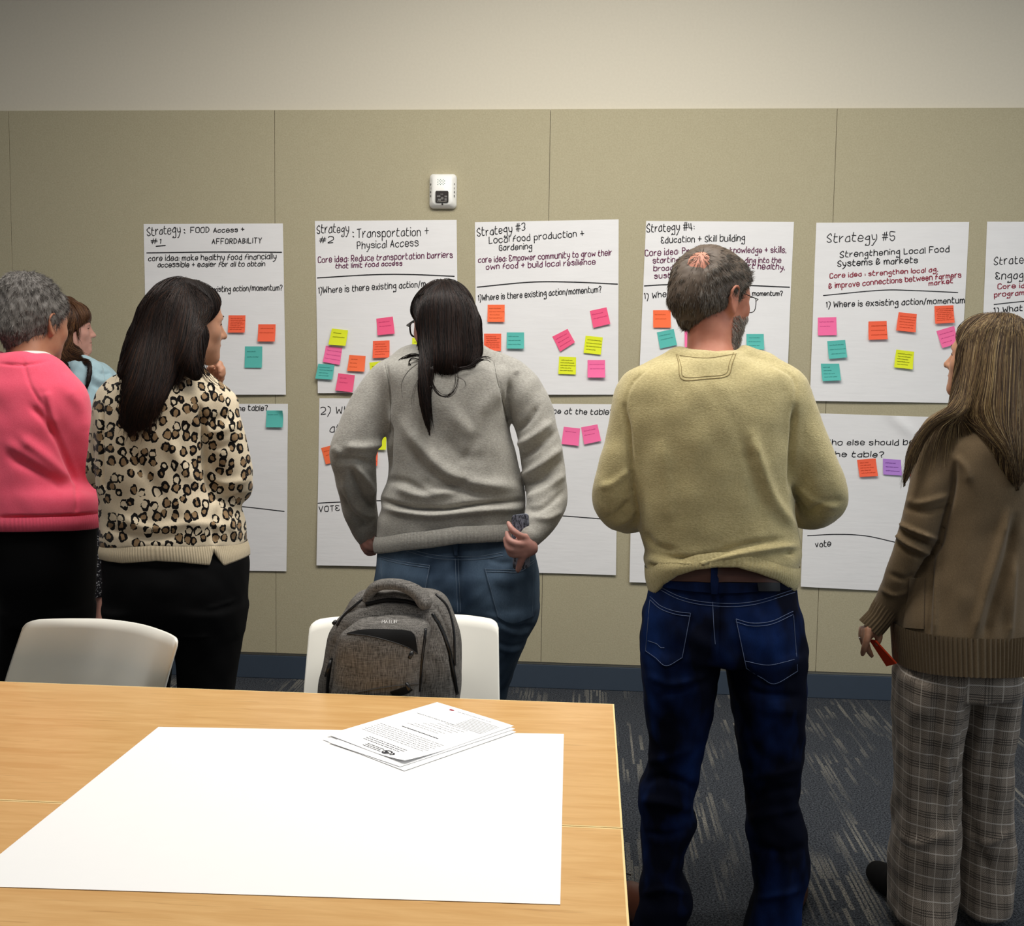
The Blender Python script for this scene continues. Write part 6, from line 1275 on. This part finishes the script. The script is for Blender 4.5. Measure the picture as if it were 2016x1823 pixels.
    guided('fringe_strands', hb, [[(138, 595), (150, 605), (160, 625), (163, 645)], [(142, 593), (158, 600), (168, 613), (172, 630)], [(144, 594), (162, 600), (172, 612), (174, 628)]], 260, .0012, [Mh[0], Mh[2]], hair, 1.2, (.001, .005), 10, 72)
    guided('hair_strands', hb, [[(136, 597), (128, 620), (122, 645), (110, 690), (130, 720)], [(140, 600), (148, 625), (135, 655), (130, 700), (160, 711), (180, 714)], [(140, 602), (152, 630), (154, 650), (150, 668)]], 500, .0011, Mh, hair, 1.5, (.001, .005), 12, 73)
    flow('hair_wrap', hv, hq, hb, hd.w((0, .0, .14)), 500, .0011, [Mh[1]], hair, 74, lift=(.0003, .003), mask=lambda c: (hd.l(c)[:, 2] < .0)*1.0)
blue_woman()
# ================================================================ CHAIRS
M_CHAIR = plain('white_chair_plastic', 'f4f2e8', .38, .4, .01)
def shell(mb, T, B_, n=120, m=16, th=.007, bulge=0.0, dirv=(0, -1, 0), corner=.055):
    T = smoothline(np.array(T), 8); B_ = smoothline(np.array(B_), 8)
    def rs(L): 
        s = np.r_[0, np.cumsum(np.linalg.norm(np.diff(L, axis=0), axis=1))]; t = np.linspace(0, s[-1], n+1); return np.stack([np.interp(t, s, L[:, c]) for c in range(3)], 1)
    A, C = rs(T), rs(B_); d = np.array(dirv, float); V = []
    for k in (0, 1):
        for j in range(m+1):
            for i in range(n+1):
                u, v = i/n, j/m; cu = min(u, 1-u); dz = max(0, corner-cu)/corner
                vv = v+(1-v)*(1-math.sqrt(max(0, 1-dz*dz)))*.045
                p = A[i]*(1-vv)+C[i]*vv; p = p+d*(bulge*math.sin(PI*vv)*.5); V.append(p-d*th*k)
    N = (n+1)*(m+1); F = []
    for j in range(m):
        for i in range(n):
            a = j*(n+1)+i; F += [(a, a+n+1, a+n+2, a+1), (N+a, N+a+1, N+a+n+2, N+a+n+1)]
    bd = list(range(n+1))+[j*(n+1)+n for j in range(1, m+1)]+[m*(n+1)+i for i in range(n-1, -1, -1)]+[j*(n+1) for j in range(m-1, 0, -1)]
    F += [(a, b, N+b, N+a) for a, b in zip(bd, bd[1:]+bd[:1])]; mb.add(V, F)
def chair(label, T, B_, face, seat_c):
    f = np.array([face[0], face[1], 0.]); f /= np.linalg.norm(f); s = np.array([-f[1], f[0], 0.]); c = np.array([*seat_c, 0.])
    t = thing('stacking_chair', label, 'chair', (*seat_c, 0), 'white plastic chairs at the table')
    mb = MB(); shell(mb, T, B_, dirv=f, bulge=.02); mb.build('backrest', M_CHAIR, t, True)
    mb = MB(); L = []
    for v in (0, 1):
        for j in range(11):
            for i in range(13):
                a, b = (i/12-.5)*2, j/10; wd = .215*(1-.12*b)*(1-.12*max(0, b-.8)*5); p = c+s*a*wd+f*(b*.42-.21); z = .455-.016*(1-a*a)*math.sin(PI*min(1, b*1.1))-.03*max(0, b-.85)*4*max(0, b-.85)+.03*max(0, .15-b)*6
                L.append(p+np.array([0, 0, z-.008*v]))
    F = []
    for j in range(10):
        for i in range(12):
            a = j*13+i; F += [(a, a+1, a+14, a+13), (143+a, 143+a+13, 143+a+14, 143+a+1)]
    bd = list(range(13))+[j*13+12 for j in range(1, 11)]+[130+i for i in range(11, -1, -1)]+[j*13 for j in range(9, 0, -1)]
    F += [(b, a, 143+a, 143+b) for a, b in zip(bd, bd[1:]+bd[:1])]; mb.add(L, F); mb.build('seat', M_CHAIR, t, True)
    for a, b in ((-1, -1), (1, -1), (-1, 1), (1, 1)):
        MB().tube([c+s*a*.17+f*b*.15+(0, 0, .435), c+s*a*.20+f*b*.185+(0, 0, .22), c+s*a*.215+f*b*.20], .011, 10).build('leg', M_LEGM, t, True)
    mb = MB(); 
    for a in (-1, 1): mb.tube([c+s*a*.17+f*.15+(0, 0, .437), c+s*a*.17-f*.15+(0, 0, .437)], .010, 8)
    mb.tube([c+s*.17-f*.15+(0, 0, .437), c-s*.17-f*.15+(0, 0, .437)], .010, 8); mb.build('seat_frame', M_LEGM, t, True)
    return t
def fz(L, z): return [flat(x, y, z) for x, y in L]
zt = .842
yb = flat(790, 1211, zt)[1]
T = [at(610, 1223, yb-.035), at(665, 1215, yb-.012), at(790, 1210, yb), at(905, 1211, yb-.012), at(981, 1221, yb-.035)]
Bm = [at(594, 1400, yb-.100), at(660, 1405, yb-.085), at(790, 1408, yb-.075), at(915, 1406, yb-.085), at(993, 1405, yb-.100)]
bot = [p+(p-q)*.9 for p, q in zip(Bm, T)]; bot = [np.array([p[0]*.94+T[2][0]*.06, p[1]-.02, .47]) for p in bot]
chair('white plastic chair behind the grey backpack', T, bot, (0, -1), (T[2][0], yb-.33))
zt2 = .838
T2 = fz([(49, 1222), (90, 1219.5), (144, 1218.5), (206, 1220), (271, 1229), (322, 1245), (349, 1260)], zt2)
M2 = [flat(8, 1346, .675), flat(60, 1352, .672), flat(130, 1358, .672), flat(190, 1360, .675), flat(250, 1361, .69), flat(295, 1360, .70), flat(322, 1357, .708)]
b2 = []
for p, q in zip(M2, T2):
    d = (p-q)/(q[2]-p[2]); b2.append(p+d*(p[2]-.47)*.75*np.array([1, 1, 0])+np.array([0, 0, .47-p[2]]))
fc2 = np.array([-.42, -.9]); ctr = (T2[3][:2]+b2[3][:2])/2
chair('white plastic chair turned askew at the left end of the table', T2, b2, fc2, tuple(b2[3][:2]+fc2/np.linalg.norm(fc2)*.22))

# ================================================================ BACKPACK
def backpack():
    Y = -2.475; t = thing('backpack', 'grey heather backpack with open front pocket on the white chair', 'backpack', (at(768, 1366, Y)[0], Y, .46))
    tm = NT('grey_melange_canvas', .85, .2); v1 = tm.noise(tm.coord((1, 1, .05)), 620, 2, .7); v2 = tm.noise(tm.coord((.08, .08, 1)), 620, 2, .7); n = tm.math('ADD', tm.math('MULTIPLY', v1, .6), tm.math('MULTIPLY', v2, .4)); tm.col(tm.ramp(n, [(.36, '353330'), (.64, '827e79')])).bump(n, .3, .001)
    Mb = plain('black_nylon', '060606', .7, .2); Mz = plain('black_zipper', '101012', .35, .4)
    bz = proj(np.array([[at(768, 1366, Y)[0], Y, .468]]))[0, 1]
    A = Field(); A.loft([(1158, 722, 850, .03, .05), (1172, 700, 872, .05, .07), (1200, 682, 889, .07, .09), (1232, 660, 901, .08, .095), (1270, 648, 906, .085, .10), (1314, 637, 907, .09, .10), (1366, 628, 905, .09, .10), (1440, 628, 903, .09, .10), (bz-4, 640, 895, .085, .095)], Y+.02, e=2.7, cap=.03)
    av, aq = surface(A, .005); av = ripple(av, aq, .002, .09, 81)
    av = folds(av, aq, [([(690, 1205), (740, 1186), (800, 1184), (850, 1200)], 4, -.006), ([(845, 1180), (872, 1215), (888, 1270), (893, 1340)], 3, -.006), ([(848, 1200), (874, 1249), (888, 1300), (897, 1360)], 3, -.006), ([(660, 1250), (650, 1300), (642, 1360)], 4, -.005)])
    main = pub('main_compartment', av, aq, tm.m, t, True)
    P = Field(); P.loft([(1214, 740, 812, .015, .04), (1221, 712, 838, .03, .05), (1238, 685, 846, .045, .06), (1257, 669, 845, .052, .06), (1300, 662, 838, .056, .06), (1340, 658, 830, .06, .06), (1366, 656, 826, .062, .06), (1440, 655, 824, .06, .06), (bz-6, 665, 820, .05, .06)], Y-.062, e=2.8, cap=.025)
    pv, pq = surface(P, .005); pv = ripple(pv, pq, .0012, .08, 82); fp = pub('front_pocket', pv, pq, tm.m, t, True); pb = tree(pv, pq); ab = tree(av, aq)
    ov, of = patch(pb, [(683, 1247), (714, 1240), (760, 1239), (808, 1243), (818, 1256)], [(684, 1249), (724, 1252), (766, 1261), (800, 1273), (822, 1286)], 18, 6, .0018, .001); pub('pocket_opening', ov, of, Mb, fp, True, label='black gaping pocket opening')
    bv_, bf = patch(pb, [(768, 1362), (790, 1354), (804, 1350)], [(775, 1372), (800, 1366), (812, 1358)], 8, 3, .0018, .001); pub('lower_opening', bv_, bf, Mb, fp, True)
    def zip_(bvh, L, r, par, m=Mz, name='zipper'): mb = MB(); seam(mb, bvh, L, r, .001, 8); mb.build(name, m, par, True)
    zip_(pb, [(838, 1238), (834, 1270), (829, 1310), (825, 1362)], .0032, fp); zip_(ab, [(850, 1208), (870, 1240), (884, 1280), (893, 1325), (899, 1366)], .0042, main); zip_(ab, [(858, 1171), (878, 1192), (889, 1222), (894, 1262), (895, 1310)], .0030, main); zip_(ab, [(716, 1178), (695, 1196), (676, 1214), (664, 1232)], .0030, main); zip_(ab, [(720, 1190), (760, 1182), (800, 1184), (835, 1196)], .0045, main, Mb, 'zipper_gusset'); zip_(ab, [(655, 1296), (648, 1330), (645, 1366)], .0040, main, Mb, 'side_pocket_edge')
    zip_(pb, [(684, 1248), (724, 1252), (766, 1262), (802, 1274), (822, 1287)], .0014, fp); zip_(pb, [(700, 1364), (740, 1356), (790, 1349), (824, 1346)], .0012, fp, plain('grey_piping', '4a4845', .8), 'piping')
    H = Field(); H.chain(px3([(722, 1180, -.01), (736, 1158, -.015), (758, 1150, -.02), (790, 1152, -.025), (820, 1166, -.03), (836, 1186, -.035)], Y), [.011, .012, .012, .0125, .015, .016], flaty=(Y-.02, .6)); h_, hq = surface(H, .004); pub('carry_handle', h_, hq, tm.m, t, True)
    for (x, y, x2, y2, d) in ((812, 1282, 806, 1296, -.128), (800, 1344, 806, 1358, -.134), (662, 1222, 656, 1228, -.05), (652, 1300, 642, 1332, -.08)):
        m2 = MB(); m2.tube([at(x, y, Y+d), at((x+x2)/2, (y+y2)/2, Y+d-.003), at(x2, y2, Y+d-.002)], [.0035, .0045, .004], 8); m2.build('zipper_pull', Mz, t, True)
    mb = MB(); st, ln = text_strokes('MAT$IN', random.Random(3), .0)
    for S_ in st:
        q = [drop(pb, 752+x*29/ln, 1227.5-y*.95, .0012) for x, y in S_]
        if all(k is not None for k in q): ribbon(mb, [k[0] for k in q], .0011, np.array([0, -1., 0]))
    q = [drop(pb, x, y, .0012) for x, y in ((762, 1220), (766, 1218.6), (769, 1219.4), (772, 1218.8), (775, 1220.4))]; ribbon(mb, [k[0] for k in q if k is not None], .0010, np.array([0, -1., 0])); mb.build('logo', plain('pale_logo_thread', 'd8d6d2', .7), fp)
backpack()

# ================================================================ THE HANDOUT ON THE TABLE
M_PRN = plain('printed_paper', 'f4f4f4', .7, .2, .01); M_TON = plain('toner', '3a3a3e', .7, .1); M_GRY = plain('grey_toner', 'b8b8ba', .7, .1); M_LRED = plain('red_print', 'a03038', .7, .1)
Dq = lambda x, y: (610+x/3.877, 1370+y/3.877)
lying('document', 'lowest printed sheet of the handout, mostly covered, smudge of text at its left corner', [(861, 1388.5), (1016, 1443.5), (796, 1520.5), (636, 1459)], TZ+.0025, .0004, M_PRN, 'document', .001, group='printed handout on the table')
lying('document', 'middle printed sheet of the handout, peeping out at its right corner', [(861, 1388), (1014, 1439), (788, 1514), (648, 1466)], TZ+.0038, .0004, M_PRN, 'document', .0012, group='printed handout on the table')
def top_doc():
    q = [(860.5, 1387.5), (1011.5, 1434.5), (771, 1505.5), (628, 1452)]; q = [np.array(flat(x, y, TZ)[:2]) for x, y in q]; z0 = TZ+.0052
    u_ = q[1]-q[0]; wv = q[2]-q[1]; w_ = wv/np.linalg.norm(wv); w_ = w_-u_*(w_@u_)/(u_@u_); w_ /= np.linalg.norm(w_); D = q[0]+w_*.277; E = q[1]+w_*.277
    zf = lambda u, v: z0+.0006*math.sin(3*u+2*v)+.016*max(0, (u+v-1.62))**1.5*1.6
    P = lambda u, v, e=0: np.array([*((q[0]*(1-u)+q[1]*u)*(1-v)+(D*(1-u)+E*u)*v), zf(u, v)+e])
    t = thing('document', 'top printed sheet of the handout with text, small table and logo', 'document', P(.5, .5), 'printed handout on the table'); n, m = 20, 24; V = [P(i/n, j/m, .0004*k) for k in (0, 1) for j in range(m+1) for i in range(n+1)]; N = (n+1)*(m+1); F = []
    for j in range(m):
        for i in range(n):
            a = j*(n+1)+i; F += [(a, a+1, a+n+2, a+n+1), (N+a, N+a+n+1, N+a+n+2, N+a+1)]
    bd = list(range(n+1))+[j*(n+1)+n for j in range(1, m+1)]+[m*(n+1)+i for i in range(n-1, -1, -1)]+[j*(n+1) for j in range(m-1, 0, -1)]
    F += [f[::-1] for f in rim(V, bd, N)]; pub('page', V, F, M_PRN, t, True)
    up = np.array([0, 0, 1.]); rng = random.Random(5); mb = MB(); gb = MB()
    def words(mb, u0, u1, v, w):           # a line of small print, seen upside down from the camera
        u = u0
        while u < u1:
            L = rng.uniform(.02, .06); k = max(2, int(L*170)); ribbon(mb, [P(min(u+L*i/k, .97), v+(.0014 if i % 2 else -.0014)*rng.uniform(.4, 1.3), .0008) for i in range(k+1)], w, up); u += L+.012
    words(mb, .36, .78, .06, .0009)
    for k, v in enumerate((.30, .335, .37, .40, .445, .475)): words(mb, .52-.05*k, .82-.03*k, v, .0008)
    words(mb, .30, .75, .545, .0022); words(mb, .12, .60, .28, .0012)
    for k in range(7): words(mb, .10, .90, .61+.027*k, .0008)
    for k in range(3): words(mb, .30, .74, .835+.025*k, .0013)
    for k in range(3): words(mb, .42, .62, .925+.02*k, .0016)
    a = [P(.70+.045*math.cos(x), .945+.028*math.sin(x), .0008) for x in np.linspace(0, 2*PI, 18)]; ribbon(mb, a, .003, up); ribbon(mb, [P(.68, .94, .0009), P(.72, .95, .0009), P(.69, .96, .0009)], .005, up); ribbon(mb, [P(.76, .93, .0008), P(.79, .95, .0008), P(.77, .965, .0008)], .004, up); mb.build('print', M_TON, t)
    for i in range(9): ribbon(gb, [P(.60, .10+.022*i, .0007), P(.94, .10+.022*i, .0007)], .0022, up)
    gb.build('printed_table', M_GRY, t, label='grey printed table'); rb = MB(); ribbon(rb, [P(.27, .062, .0008), P(.30, .062, .0008)], .006, up); rb.build('red_emblem', M_LRED, t, label='small red emblem')
top_doc()
